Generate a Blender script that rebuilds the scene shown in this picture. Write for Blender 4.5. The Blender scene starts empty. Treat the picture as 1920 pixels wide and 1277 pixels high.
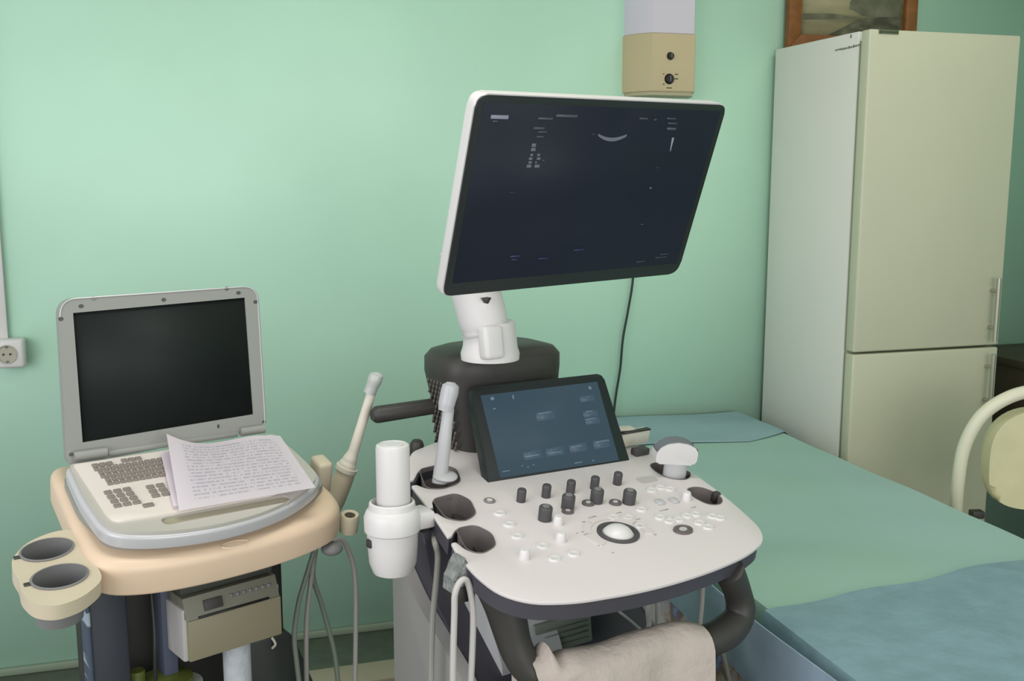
import bpy, bmesh, math, random
from mathutils import Matrix, Vector
R_ = math.radians
random.seed(7)
SC = bpy.context.scene
COL = SC.collection

# ------------------------------------------------------------------ camera
FPX, PITCH, YAW, CAMH = 1950.0, R_(9.0), R_(16.5), 1.58
cam = bpy.data.cameras.new('camera')
cam.sensor_fit = 'HORIZONTAL'; cam.sensor_width = 36.0; cam.lens = FPX / 1920 * 36.0
cam.clip_start = .05
camo = bpy.data.objects.new('camera', cam); COL.objects.link(camo)
camo.location = (0, 0, CAMH)
camo.rotation_euler = (math.pi / 2 - PITCH, 0, -YAW)
SC.camera = camo

# ------------------------------------------------------------------ light
w = bpy.data.worlds.new('world'); SC.world = w; w.use_nodes = True
bg = w.node_tree.nodes['Background']
bg.inputs[0].default_value = (.95, .96, 1.0, 1); bg.inputs[1].default_value = .74

def area(name, loc, target, sx, sy, power, col):
    l = bpy.data.lights.new(name, 'AREA'); l.shape = 'RECTANGLE'; l.size = sx; l.size_y = sy
    l.energy = power; l.color = col
    o = bpy.data.objects.new(name, l); COL.objects.link(o); o.location = loc
    d = Vector(target) - Vector(loc); o.rotation_euler = d.to_track_quat('-Z', 'Y').to_euler()
    return o
area('window_light', (-2.5, -.2, 1.8), (1.2, 3.2, 1.1), 2.4, 1.8, 48, (.97, .98, 1.0))
area('rear_fill_light', (1.1, -2.6, 1.7), (1.6, 3.4, 1.2), 2.6, 1.5, 54, (1.0, .98, .95))  # unseen fill added behind the camera to brighten the right side
area('ceiling_lamp_light', (.3, 1.3, 2.95), (.3, 1.7, 0), 1.2, .4, 17, (1.0, .96, .88))
area('right_corner_fill_light', (2.3, 2.3, 2.95), (2.6, 2.8, 0), 1.0, .4, 5, (1.0, .98, .88))  # extra fill added under the ceiling to lift the dark right corner
vs = SC.view_settings
vs.view_transform = 'Standard'; vs.look = 'None'; vs.gamma = 1; vs.use_curve_mapping = False
vs.exposure = 0.0

# ------------------------------------------------------------------ geometry helpers
def axes():
    f = Vector((math.sin(YAW) * math.cos(PITCH), math.cos(YAW) * math.cos(PITCH), -math.sin(PITCH)))
    r = Vector((math.cos(YAW), -math.sin(YAW), 0)); u = r.cross(f)
    return r, u, f
CR, CU, CF = axes(); CAMP = Vector((0, 0, CAMH))
def ray(px, py):
    return CR * ((px - 960) / FPX) - CU * ((py - 638.5) / FPX) + CF
def fr(o, yaw=0, tilt=0, roll=0):
    return Matrix.Translation(o) @ Matrix.Rotation(R_(yaw), 4, 'Z') @ Matrix.Rotation(R_(tilt), 4, 'X') @ Matrix.Rotation(R_(roll), 4, 'Y')
def at(F, px, py, d=0.0, axis=2):
    """where the line of sight through a photo point meets the plane (local axis = d) of a frame, in that frame's coordinates"""
    n = F.to_3x3().col[axis].normalized(); p0 = F.translation + n * d
    r = ray(px, py); t = (p0 - CAMP).dot(n) / r.dot(n)
    return F.inverted() @ (CAMP + r * t)

def B(): return bmesh.new()
def box(b, c, s, bev=0, seg=2, rot=None):
    m = Matrix.Translation(c) @ (rot or Matrix()) @ Matrix.Diagonal((s[0], s[1], s[2], 1))
    r = bmesh.ops.create_cube(b, size=1, matrix=m)
    if bev:
        es = list({e for v in r['verts'] for e in v.link_edges})
        bmesh.ops.bevel(b, geom=es, offset=bev, segments=seg, affect='EDGES', profile=.5)
    return b
def rnd(pts, r, n=5):
    """round the corners of a 2-D polygon"""
    out = []; N = len(pts)
    for i in range(N):
        p0, p1, p2 = Vector(pts[i - 1][:2]), Vector(pts[i][:2]), Vector(pts[(i + 1) % N][:2])
        a = p0 - p1; c = p2 - p1
        rr = pts[i][2] if len(pts[i]) > 2 else r
        k = min(rr, a.length * .48, c.length * .48)
        if k < 1e-5: out.append((p1.x, p1.y)); continue
        s = p1 + a.normalized() * k; e = p1 + c.normalized() * k
        for j in range(n + 1):
            t = j / n; q = s * (1 - t) ** 2 + p1 * 2 * t * (1 - t) + e * t * t
            out.append((q.x, q.y))
    return out
def rrect(x0, y0, x1, y1, r, n=5): return rnd([(x0, y0), (x1, y0), (x1, y1), (x0, y1)], r, n)
PL = {'xy': lambda a, b_, c: (a, b_, c), 'xz': lambda a, b_, c: (a, c, b_), 'yz': lambda a, b_, c: (c, a, b_)}
def prism(b, poly, z0, z1, holes=(), plane='xy', bev=0, seg=2, top=None):
    f = PL[plane]; caps = []; sides = []
    tops = []
    for li, lp in enumerate([poly] + list(holes)):
        lo = [b.verts.new(f(p[0], p[1], z0)) for p in lp]
        src = top if (top is not None and li == 0) else lp
        hi = [b.verts.new(f(p[0], p[1], z1)) for p in src]
        n = len(lp)
        for i in range(n):
            sides.append(b.faces.new((lo[i], lo[(i + 1) % n], hi[(i + 1) % n], hi[i])))
        tops.append((lo, hi))
    if not holes:
        caps.append(b.faces.new(tops[0][0][::-1])); caps.append(b.faces.new(tops[0][1]))
    else:
        for k in (0, 1):
            es = []
            for t in tops:
                l = t[k]; n = len(l)
                for i in range(n):
                    e = b.edges.get((l[i], l[(i + 1) % n])); es.append(e)
            g = bmesh.ops.triangle_fill(b, use_beauty=True, use_dissolve=False, edges=es)
    if bev:
        es = set()
        for t in tops[:1]:
            for l in t:
                n = len(l)
                for i in range(n):
                    e = b.edges.get((l[i], l[(i + 1) % n]))
                    if e: es.add(e)
        bmesh.ops.bevel(b, geom=list(es), offset=bev, segments=seg, affect='EDGES', profile=.5)
    bmesh.ops.recalc_face_normals(b, faces=b.faces[:])
    return b
def resample(pts, n):
    P = [Vector(p) for p in pts]; L = [0]
    for i in range(len(P)): L.append(L[-1] + (P[(i + 1) % len(P)] - P[i]).length)
    out = []; j = 0
    for k in range(n):
        d = L[-1] * k / n
        while L[j + 1] < d: j += 1
        t = (d - L[j]) / max(L[j + 1] - L[j], 1e-9); out.append(P[j].lerp(P[(j + 1) % len(P)], t))
    for _ in range(2): out = [out[i - 1] * .25 + out[i] * .5 + out[(i + 1) % n] * .25 for i in range(n)]
    return out
def slab(b, pts, z0, z1, rb, rt, n=110, seg=5):
    """a plate with evenly rolled upper and lower edges"""
    P = resample(pts, n); ar = sum(P[i - 1].x * P[i].y - P[i].x * P[i - 1].y for i in range(n)); sg = 1 if ar > 0 else -1
    N = []
    for i in range(n):
        d = (P[(i + 1) % n] - P[i - 1]).normalized(); N.append(Vector((-d.y, d.x)) * sg)
    prof = [(rb * (1 - math.sin(a)), z0 + rb * (1 - math.cos(a))) for a in [math.pi / 2 * k / seg for k in range(seg + 1)]]
    prof += [(rt * (1 - math.cos(a)), z1 - rt * (1 - math.sin(a))) for a in [math.pi / 2 * k / seg for k in range(seg + 1)]]
    rings = [[b.verts.new((P[i].x + N[i].x * o_, P[i].y + N[i].y * o_, z_)) for i in range(n)] for o_, z_ in prof]
    for A_, B_ in zip(rings, rings[1:]):
        for k in range(n): b.faces.new((A_[k], A_[(k + 1) % n], B_[(k + 1) % n], B_[k]))
    b.faces.new(rings[0][::-1]); b.faces.new(rings[-1]); bmesh.ops.recalc_face_normals(b, faces=b.faces[:])
    return b
def crom(pts, n=6):
    P = [Vector(p) for p in pts]; out = []
    for i in range(len(P) - 1):
        a = P[i - 1] if i else P[i] * 2 - P[i + 1]; d = P[i + 2] if i + 2 < len(P) else P[i + 1] * 2 - P[i]
        p, q = P[i], P[i + 1]
        for j in range(n):
            t = j / n
            out.append(.5 * ((2 * p) + (q - a) * t + (2 * a - 5 * p + 4 * q - d) * t * t + (3 * p - a - 3 * q + d) * t ** 3))
    out.append(P[-1]); return out
def tube(b, pts, r, seg=12, n=6, smooth=True, flat=1.0):
    if isinstance(r, (int, float)): r = [r] * len(pts)
    if smooth and len(pts) > 2:
        P = crom(pts, n); k = len(pts) - 1
        RR = []
        for i in range(len(P)):
            s = i / n; j = min(int(s), k - 1); t = s - j; t = t * t * (3 - 2 * t); RR.append(r[j] * (1 - t) + r[j + 1] * t)
    else: P = [Vector(p) for p in pts]; RR = list(r)
    up = Vector((0, 0, 1)); rings = []; prev = None
    for i, p in enumerate(P):
        d = (P[min(i + 1, len(P) - 1)] - P[max(i - 1, 0)]).normalized()
        if prev is None:
            a = up if abs(d.dot(up)) < .9 else Vector((1, 0, 0)); s = d.cross(a).normalized()
        else: s = (prev - d * prev.dot(d)).normalized()
        prev = s; t_ = d.cross(s)
        rings.append([b.verts.new(p + (s * math.cos(2 * math.pi * k / seg) + t_ * flat * math.sin(2 * math.pi * k / seg)) * RR[i]) for k in range(seg)])
    for i in range(len(rings) - 1):
        for k in range(seg):
            b.faces.new((rings[i][k], rings[i][(k + 1) % seg], rings[i + 1][(k + 1) % seg], rings[i + 1][k]))
    b.faces.new(rings[0][::-1]); b.faces.new(rings[-1])
    bmesh.ops.recalc_face_normals(b, faces=b.faces[:])
    return b
def lathe(b, prof, c=(0, 0, 0), seg=32, rot=None, sx=1, sy=1):
    M = Matrix.Translation(c) @ (rot or Matrix()); rings = []
    for r, z in prof:
        if r < 1e-6: rings.append([b.verts.new(M @ Vector((0, 0, z)))])
        else: rings.append([b.verts.new(M @ Vector((r * sx * math.cos(2 * math.pi * k / seg), r * sy * math.sin(2 * math.pi * k / seg), z))) for k in range(seg)])
    for a, c_ in zip(rings, rings[1:]):
        for k in range(seg):
            k2 = (k + 1) % seg
            if len(a) == 1 and len(c_) == 1: continue
            if len(a) == 1: b.faces.new((a[0], c_[k], c_[k2]))
            elif len(c_) == 1: b.faces.new((a[k], a[k2], c_[0]))
            else: b.faces.new((a[k], a[k2], c_[k2], c_[k]))
    bmesh.ops.recalc_face_normals(b, faces=b.faces[:])
    return b
def ball(b, c, r, sc=(1, 1, 1), rot=None, u=24, v=14):
    m = Matrix.Translation(c) @ (rot or Matrix()) @ Matrix.Diagonal((sc[0], sc[1], sc[2], 1))
    bmesh.ops.create_uvsphere(b, u_segments=u, v_segments=v, radius=r, matrix=m); return b
def sheet(b, fn, nu, nv, th=.003):
    g = [[b.verts.new(fn(i / nu, j / nv)) for j in range(nv + 1)] for i in range(nu + 1)]
    for i in range(nu):
        for j in range(nv): b.faces.new((g[i][j], g[i + 1][j], g[i + 1][j + 1], g[i][j + 1]))
    bmesh.ops.recalc_face_normals(b, faces=b.faces[:])
    if th: bmesh.ops.solidify(b, geom=b.faces[:], thickness=th)
    return b

# ------------------------------------------------------------------ objects
MW = {}
def obj(name, b, m, parent=None, F=None, ang=35, label=None):
    for e in b.edges:
        if len(e.link_faces) == 2 and e.calc_face_angle(0) > R_(ang): e.smooth = False
    me = bpy.data.meshes.new(name); b.to_mesh(me); b.free()
    for p in me.polygons: p.use_smooth = True
    for mm in (m if isinstance(m, (list, tuple)) else [m]): me.materials.append(mm)
    o = bpy.data.objects.new(name, me); COL.objects.link(o)
    F = F or (MW[parent.name] if parent else Matrix())
    MW[o.name] = F.copy()
    if parent:
        o.parent = parent; o.matrix_basis = MW[parent.name].inverted() @ F
    else: o.matrix_basis = F
    if label: o['label'] = label
    return o
def empty(name, F, label, cat, group=None):
    o = bpy.data.objects.new(name, None); COL.objects.link(o); o.matrix_basis = F; MW[o.name] = F.copy()
    o.empty_display_size = .1
    return tag(o, label, cat, group)
def tag(o, label, cat, group=None):
    o['label'] = label; o['category'] = cat
    if group: o['group'] = group
    return o
def struct(o): o['kind'] = 'structure'; return o
def dup(o, F, parent, m=None):
    c = o.copy(); COL.objects.link(c); MW[c.name] = F.copy()
    if m: c.data = o.data.copy(); c.data.materials.clear(); c.data.materials.append(m)
    c.parent = parent; c.matrix_basis = MW[parent.name].inverted() @ F
    return c

# ------------------------------------------------------------------ materials
def lin(c): return tuple(((v / 255) / 12.92 if v / 255 <= .04045 else ((v / 255 + .055) / 1.055) ** 2.4) for v in c) + (1,)
def mat(name, rgb, rough=.5, spec=.5, metal=0, noise=0, nscale=8, bump=0, bscale=60, emit=None, es=1, rgb2=None, coat=0, sub=0):
    m = bpy.data.materials.new(name); m.use_nodes = True; nt = m.node_tree; P = nt.nodes['Principled BSDF']
    P.inputs['Base Color'].default_value = lin(rgb); P.inputs['Roughness'].default_value = rough
    P.inputs['Specular IOR Level'].default_value = spec; P.inputs['Metallic'].default_value = metal
    P.inputs['Coat Weight'].default_value = coat
    tc = nt.nodes.new('ShaderNodeTexCoord')
    if noise or rgb2:
        n = nt.nodes.new('ShaderNodeTexNoise'); n.inputs['Scale'].default_value = nscale; n.inputs['Detail'].default_value = 4
        nt.links.new(tc.outputs['Object'], n.inputs['Vector'])
        mx = nt.nodes.new('ShaderNodeMix'); mx.data_type = 'RGBA'
        a = lin(rgb); b_ = lin(rgb2) if rgb2 else tuple(v * (1 - noise) for v in a[:3]) + (1,)
        mx.inputs[6].default_value = a; mx.inputs[7].default_value = b_
        cr = nt.nodes.new('ShaderNodeMapRange'); cr.inputs[1].default_value = .35; cr.inputs[2].default_value = .65
        nt.links.new(n.outputs['Fac'], cr.inputs[0]); nt.links.new(cr.outputs[0], mx.inputs[0]); nt.links.new(mx.outputs[2], P.inputs['Base Color'])
    if bump:
        n2 = nt.nodes.new('ShaderNodeTexNoise'); n2.inputs['Scale'].default_value = bscale; n2.inputs['Detail'].default_value = 5
        nt.links.new(tc.outputs['Object'], n2.inputs['Vector'])
        bp = nt.nodes.new('ShaderNodeBump'); bp.inputs['Strength'].default_value = bump; bp.inputs['Distance'].default_value = .01
        nt.links.new(n2.outputs['Fac'], bp.inputs['Height']); nt.links.new(bp.outputs[0], P.inputs['Normal'])
    if emit:
        P.inputs['Emission Color'].default_value = lin(emit); P.inputs['Emission Strength'].default_value = es
    return m
WALL = mat('green_wall_paint', (188, 228, 204), .42, .4, noise=.05, nscale=2.2, bump=.06, bscale=9)
FLOOR = mat('grey_green_linoleum', (120, 128, 112), .45, noise=.2, nscale=20)
CEIL = mat('white_ceiling', (225, 228, 222), .8)
WHITE = mat('white_plastic', (214, 211, 210), .38, noise=.02)
PANELW = mat('white_console_plastic', (212, 205, 204), .42, noise=.02, nscale=4)
WARMW = mat('warm_white_plastic', (221, 214, 200), .45)
BODYG = mat('grey_body_cover', (158, 156, 154), .45)
LGREY = mat('light_grey_plastic', (186, 186, 188), .42)
MGREY = mat('mid_grey_plastic', (120, 120, 120), .5)
DGREY = mat('dark_grey_plastic', (74, 72, 74), .5, noise=.1, nscale=40)
HOLD = mat('holder_grey', (112, 105, 104), .5)
CHAR = mat('charcoal_plastic', (56, 54, 51), .5, noise=.1, nscale=30)
CHARP = mat('charcoal_violet_plastic', (68, 66, 74), .5)
BLACK = mat('black_plastic', (26, 27, 28), .4)
GLASS = mat('black_glass', (14, 15, 17), .4, .3, emit=(34, 42, 40), es=.7)
SCR = mat('dark_screen', (6, 8, 12), .5, .15, emit=(31, 37, 48), es=.8)
LCD = mat('laptop_screen_off', (30, 35, 34), .55, .15)
TSCR = mat('blue_touch_screen', (8, 12, 16), .5, .15, emit=(66, 86, 98), es=.8)
UI1 = mat('screen_mark_pale', (20, 20, 22), .4, emit=(140, 146, 160), es=.8)
UI2 = mat('screen_mark_faint', (20, 20, 22), .4, emit=(74, 82, 90), es=.8)
UI3 = mat('screen_mark_blue', (20, 20, 22), .4, emit=(44, 50, 90), es=.8)
UI4 = mat('touch_button_blue', (20, 20, 22), .4, emit=(70, 92, 108), es=.8)
SILV = mat('silver_plastic', (188, 188, 190), .3, metal=.1)
PALM = mat('palm_rest_grey', (184, 181, 172), .45)
LGRY = mat('laptop_grey', (140, 142, 136), .45)
KEYB = mat('laptop_keyboard_white', (222, 214, 206), .5)
KEYG = mat('grey_key', (132, 125, 118), .55)
BEIGE = mat('beige_plastic', (222, 197, 170), .42, noise=.05, nscale=5)
BEIGE2 = mat('greyish_beige_plastic', (204, 192, 168), .45, noise=.06, nscale=8)
PRINT = mat('aged_printer_plastic', (132, 126, 102), .5)
NAVY = mat('navy_plastic', (38, 44, 54), .5)
BLUE = mat('dull_blue_plastic', (66, 74, 92), .5)
CABLE = mat('grey_cable', (150, 148, 142), .5)
CABLEW = mat('pale_cable', (188, 184, 180), .5)
CABLED = mat('grey_green_cable', (112, 122, 110), .5)
BLKC = mat('black_cable', (22, 40, 34), .5)
FRSIDE = mat('fridge_white_enamel', (228, 226, 218), .42, noise=.02, nscale=3)
FRDOOR = mat('fridge_door_enamel', (200, 200, 174), .4, noise=.03, nscale=3)
FREDGE = mat('fridge_grey_seal', (150, 154, 130), .5)
STEEL = mat('brushed_steel', (176, 176, 160), .35, metal=.7)
SHEETG = mat('green_bed_sheet', (158, 192, 173), .8, rgb2=(163, 194, 190), nscale=1.3, bump=.15, bscale=14)
SHEETB = mat('blue_disposable_sheet', (134, 164, 174), .8, noise=.12, nscale=16, bump=.3, bscale=26)
SHEETD = mat('blue_side_drape', (158, 178, 196), .8, noise=.15, nscale=9, bump=.3, bscale=12)
SHEETH = mat('blue_head_sheet', (150, 178, 184), .8, noise=.06, nscale=9, bump=.25, bscale=12)
TOWEL = mat('cream_pink_towel', (192, 180, 170), .9, noise=.08, nscale=10, bump=.5, bscale=40)
WOODB = mat('orange_brown_wood', (134, 84, 36), .5, noise=.25, nscale=30)
DWOOD = mat('dark_brown_wood', (88, 72, 54), .5, noise=.2, nscale=10)
CREAM = mat('cream_vinyl', (214, 208, 168), .5, noise=.08, nscale=14, bump=.08, bscale=30)
TUBEW = mat('white_enamel_tube', (222, 218, 194), .4)
CLINB = mat('beige_lamp_housing', (190, 174, 138), .5)
LAV = mat('lavender_white_diffuser', (206, 200, 210), .5)
KHAKI = mat('beige_plank', (150, 142, 120), .6)
BROWN = mat('dark_brown_board', (70, 58, 50), .6, noise=.3, nscale=30)
RED = mat('red_switch', (190, 60, 50), .4, emit=(200, 40, 30), es=.5)
GREENL = mat('green_label', (98, 108, 44), .5, noise=.3, nscale=40)
PGREEN = mat('pale_green_plastic', (150, 166, 130), .5, noise=.2, nscale=30)
PAPROLL = mat('white_paper_roll', (176, 182, 186), .8, noise=.1, nscale=40, bump=.4, bscale=60)
PLBAG = mat('grey_plastic_film', (140, 144, 142), .35, noise=.3, nscale=60, bump=.6, bscale=80)
INK = mat('dark_print', (70, 74, 58), .7)

def paper_mat():
    m = bpy.data.materials.new('printed_paper'); m.use_nodes = True; nt = m.node_tree; P = nt.nodes['Principled BSDF']
    P.inputs['Roughness'].default_value = .85
    uv = nt.nodes.new('ShaderNodeUVMap'); sp = nt.nodes.new('ShaderNodeSeparateXYZ'); nt.links.new(uv.outputs[0], sp.inputs[0])
    def M(op, a, b_=None, c=None):
        n = nt.nodes.new('ShaderNodeMath'); n.operation = op
        for i, v in enumerate((a, b_, c)):
            if v is None: continue
            if isinstance(v, (int, float)): n.inputs[i].default_value = v
            else: nt.links.new(v, n.inputs[i])
        return n.outputs[0]
    row = M('MULTIPLY', sp.outputs[1], 20.0); fl = M('FLOOR', row); fc = M('FRACT', row)
    line = M('LESS_THAN', fc, .48)
    cv = nt.nodes.new('ShaderNodeCombineXYZ'); nt.links.new(M('MULTIPLY', sp.outputs[0], 60.0), cv.inputs[0]); nt.links.new(M('MULTIPLY', fl, 7.3), cv.inputs[1])
    nz = nt.nodes.new('ShaderNodeTexNoise'); nz.inputs['Scale'].default_value = 1.0; nz.inputs['Detail'].default_value = 3; nt.links.new(cv.outputs[0], nz.inputs['Vector'])
    word = M('GREATER_THAN', nz.outputs['Fac'], .47)
    ends = M('MULTIPLY', M('GREATER_THAN', sp.outputs[0], .12), M('LESS_THAN', sp.outputs[0], .92))
    ends = M('MULTIPLY', ends, M('MULTIPLY', M('GREATER_THAN', sp.outputs[1], .08), M('LESS_THAN', sp.outputs[1], .93)))
    f = M('MULTIPLY', M('MULTIPLY', line, word), ends)
    mx = nt.nodes.new('ShaderNodeMix'); mx.data_type = 'RGBA'; mx.inputs[6].default_value = lin((246, 240, 246)); mx.inputs[7].default_value = lin((218, 214, 222))
    nt.links.new(f, mx.inputs[0]); nt.links.new(mx.outputs[2], P.inputs['Base Color']); return m
PAPER = paper_mat()
def ramp_mat(name, stops, scale, vec='Object', rough=.7, dist=0, wave=False, rot=(0, 0, 0), nscale=None):
    m = bpy.data.materials.new(name); m.use_nodes = True; nt = m.node_tree; P = nt.nodes['Principled BSDF']; P.inputs['Roughness'].default_value = rough
    tc = nt.nodes.new('ShaderNodeTexCoord'); mp = nt.nodes.new('ShaderNodeMapping'); mp.inputs['Scale'].default_value = scale; mp.inputs['Rotation'].default_value = rot
    nt.links.new(tc.outputs[vec], mp.inputs['Vector'])
    if wave:
        n = nt.nodes.new('ShaderNodeTexWave'); n.inputs['Distortion'].default_value = dist; n.inputs['Scale'].default_value = 1
    else:
        n = nt.nodes.new('ShaderNodeTexNoise'); n.inputs['Scale'].default_value = 1; n.inputs['Detail'].default_value = 5
    nt.links.new(mp.outputs[0], n.inputs['Vector'])
    cr = nt.nodes.new('ShaderNodeValToRGB'); e = cr.color_ramp.elements
    e[0].position, e[0].color = stops[0][0], lin(stops[0][1]); e[1].position, e[1].color = stops[-1][0], lin(stops[-1][1])
    for p, c in stops[1:-1]: q = e.new(p); q.color = lin(c)
    nt.links.new(n.outputs['Fac'], cr.inputs[0]); nt.links.new(cr.outputs[0], P.inputs['Base Color']); return m
PRINTED = ramp_mat('printed_blanket', [(.3, (150, 120, 160)), (.42, (196, 190, 198)), (.5, (200, 180, 176)), (.56, (160, 118, 90)), (.62, (124, 130, 176)), (.72, (210, 206, 210))], (14, 14, 14), rough=.85)
PERF = ramp_mat('perforated_charcoal', [(.35, (30, 30, 30)), (.55, (60, 56, 54)), (.75, (98, 92, 88))], (60, 60, 130), rough=.5, wave=True, dist=1.5)
MESHP = ramp_mat('wire_patterned_strip', [(.4, (50, 66, 84)), (.6, (60, 74, 92)), (.8, (150, 166, 176))], (3, 3, 42), rough=.5, wave=True, dist=6)

# ------------------------------------------------------------------ the room
b = B(); box(b, (.9, 3.53, 1.5), (5.68, .14, 3.0)); struct(obj('wall_back', b, WALL))
b = B(); box(b, (3.67, 1.2, 1.5), (.14, 4.8, 3.0)); struct(obj('wall_right', b, WALL))
b = B(); box(b, (.9, 1.2, -.05), (5.4, 4.8, .1)); struct(obj('floor', b, FLOOR))
b = B(); box(b, (.9, 1.2, 3.05), (5.4, 4.8, .1)); struct(obj('ceiling', b, CEIL))
b = B(); box(b, (.9, 3.452, .012), (5.4, .016, .024), .003); struct(obj('baseboard_back', b, mat('grey_green_skirting', (128, 142, 122), .5)))

# ------------------------------------------------------------------ fridge
FX, FY, FT = 2.01, 2.88, 2.03
Ff = fr((FX, FY, 0))
fridge = empty('fridge', Ff, 'tall white two-door fridge freezer with bar handles standing against the green wall', 'fridge')
b = B(); box(b, (.285, .31, FT / 2 + .015), (.57, .5, FT - .03), .004); obj('cabinet', b, FRSIDE, fridge)
b = B(); box(b, (.285, .0525, 1.02), (.556, .015, 1.96)); obj('door_seal', b, FREDGE, fridge)
SE = 1.008
def fdoor(z0, z1, hz0, hz1, lab):
    b = B(); box(b, (.285, .0225, (z0 + z1) / 2), (.57, .045, z1 - z0), .006, 3)
    d = obj('door', b, FRDOOR, fridge, label=lab)
    b = B(); tube(b, [(.523, -.034, hz0), (.523, -.034, hz1)], .0075, smooth=False)
    h = obj('handle', b, STEEL, d, label='brushed steel bar handle')
    for z in (hz0 + .045, hz1 - .045):
        b = B(); tube(b, [(.523, -.034, z), (.523, .002, z)], .006, smooth=False); obj('handle_mount', b, STEEL, d)
    return d
zt0 = at(Ff, 1872, 640, -.03, 1).z; zt1 = at(Ff, 1872, 521, -.03, 1).z
zb0 = at(Ff, 1862, 775, -.03, 1).z; zb1 = at(Ff, 1862, 664, -.03, 1).z
d1 = fdoor(SE + .004, FT, zt0, zt1, 'taller upper door'); d2 = fdoor(.06, SE - .004, zb0, zb1, 'lower freezer door')
p = at(Ff, 1666, 60, 0, 1)
b = B(); box(b, (p.x, -.001, p.z), (.072, .003, .013), .001); pl = obj('nameplate', b, mat('dull_green_badge', (98, 112, 84), .4), d1)
b = B()
for i in range(8): box(b, (p.x - .03 + i * .0086, -.003, p.z), (.0055, .001, .006 if i else .009))
obj('nameplate_letters', b, INK, d1)
FADE = mat('faded_ink', (120, 122, 104), .7)
q0 = at(Ff, 1568, 94, 0, 0); q1 = at(Ff, 1610, 85, 0, 0)
for i in range(11):
    t = i / 10; yy = q0.y * (1 - t) + q1.y * t; zz = q0.z * (1 - t) + q1.z * t + random.uniform(-.001, .001)
    b = B(); box(b, (-.0008, yy, zz), (.0016, abs(q1.y - q0.y) / 15, random.uniform(.004, .008))); obj('side_letter', b, FADE, fridge)
q2 = at(Ff, 1596, 68, 0, 0); b = B(); box(b, (-.0008, q2.y, q2.z), (.0016, .006, .010)); obj('side_mark', b, FADE, fridge)
for x in (.04, .53):
    for y in (.1, .52):
        b = B(); lathe(b, [(0, 0), (.02, 0), (.02, .035), (0, .035)], (x, y, 0), 16); obj('foot', b, CHAR, fridge)

# ------------------------------------------------------------------ picture
Fw = fr((0, 3.45, 0))
pic = empty('framed_picture', fr((2.32, 3.448, 2.3)), 'landscape print in an orange-brown wooden frame above the fridge', 'picture')
X0, X1, Z0, Z1, T = 2.049 - 2.32, 2.588 - 2.32, 2.035 - 2.3, 2.48 - 2.3, .05
for nm, pol in (('frame_side', [(X0, Z0), (X0 + T, Z0 + T), (X0 + T, Z1 - T), (X0, Z1)]), ('frame_side', [(X1 - T, Z0 + T), (X1, Z0), (X1, Z1), (X1 - T, Z1 - T)]),
                ('frame_rail', [(X0, Z0), (X1, Z0), (X1 - T, Z0 + T), (X0 + T, Z0 + T)]), ('frame_rail', [(X0 + T, Z1 - T), (X1 - T, Z1 - T), (X1, Z1), (X0, Z1)])):
    b = B(); prism(b, pol, -.03, 0, plane='xz', bev=.003); obj(nm, b, WOODB, pic)
b = B(); box(b, (.0, -.008, -.04), (X1 - X0 - T, .006, Z1 - Z0 - T))
art = obj('print', b, ramp_mat('sepia_field', [(.3, (104, 100, 78)), (.5, (142, 138, 104)), (.7, (160, 154, 120))], (3, 1, 16), dist=0), pic)
def hill(pts, m, y):
    b = B(); prism(b, pts, y, -.011, plane='xz'); return obj('print_scenery', b, m, art)
def wp(px, py): q = at(Fw, px, py, 0, 1); return (q.x - 2.32, q.z - 2.3)
BR1 = ramp_mat('dark_scrub', [(.35, (62, 62, 46)), (.6, (92, 92, 72)), (.75, (120, 118, 92))], (20, 20, 40))
BR2 = ramp_mat('grey_trees', [(.35, (84, 86, 68)), (.65, (112, 112, 90))], (14, 14, 14))
hill([wp(1535, 73), wp(1572, 55), wp(1605, 38), wp(1640, 33), wp(1683, 33), wp(1683, 66)], BR1, -.013)
hill([wp(1588, 18), wp(1600, 22), wp(1612, 30), wp(1640, 33), wp(1683, 34), wp(1683, -20), wp(1620, -20), wp(1590, 4)], BR2, -.0125)
hill([wp(1502, 38), wp(1545, 37), wp(1600, 34), wp(1560, 27), wp(1502, 26)], BR2, -.0122)

# ------------------------------------------------------------------ wall lamp (recirculating unit)
RX0, RX1, RZ0, RZ1 = 1.425, 1.69, 1.853, 2.78
rec = empty('wall_lamp_unit', fr((1.5575, 3.46, RZ0)), 'long vertical wall-mounted air steriliser with beige end and pale cover above the monitor', 'lamp')
hw = (RX1 - RX0) / 2
prof = [(-hw, 0), (-hw + .012, -.05), (-hw + .06, -.115), (hw - .045, -.115), (hw - .012, -.05), (hw, 0)]
b = B(); prism(b, prof, .012, .205, bev=.004); endc = obj('end_cap', b, CLINB, rec, label='beige lower end with two dark round knobs')
b = B(); prism(b, [(x * .94, y * .94) for x, y in prof], 0, .013); obj('bottom_grille', b, mat('grey_beige_rim', (170, 162, 132), .6), rec)
b = B(); prism(b, [(x * .965, y * .97) for x, y in prof], .205, RZ1 - RZ0 - .18, bev=.003); obj('cover', b, LAV, rec, label='pale lavender-white cover')
b = B(); prism(b, prof, RZ1 - RZ0 - .18, RZ1 - RZ0, bev=.004); obj('end_cap', b, CLINB, rec)
Fr_ = MW[rec.name]
for (px, py, r) in ((1257, 105, .0115), (1255, 148, .0155)):
    q = at(Fr_, px, py, -.115, 1)
    b = B(); lathe(b, [(0, .010), (r * .8, .010), (r, .006), (r, 0), (r * 1.15, 0), (r * 1.15, -.001)], (q.x, -.115, q.z), 20, Matrix.Rotation(R_(90), 4, 'X')); k = obj('knob', b, BLACK, endc, F=Fr_)
    b = B(); box(b, (q.x, -.1265, q.z), (.003, .003, r * 1.2)); obj('knob_pointer', b, MGREY, endc, F=Fr_)
q = at(Fr_, 1255, 148, -.115, 1)
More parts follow.
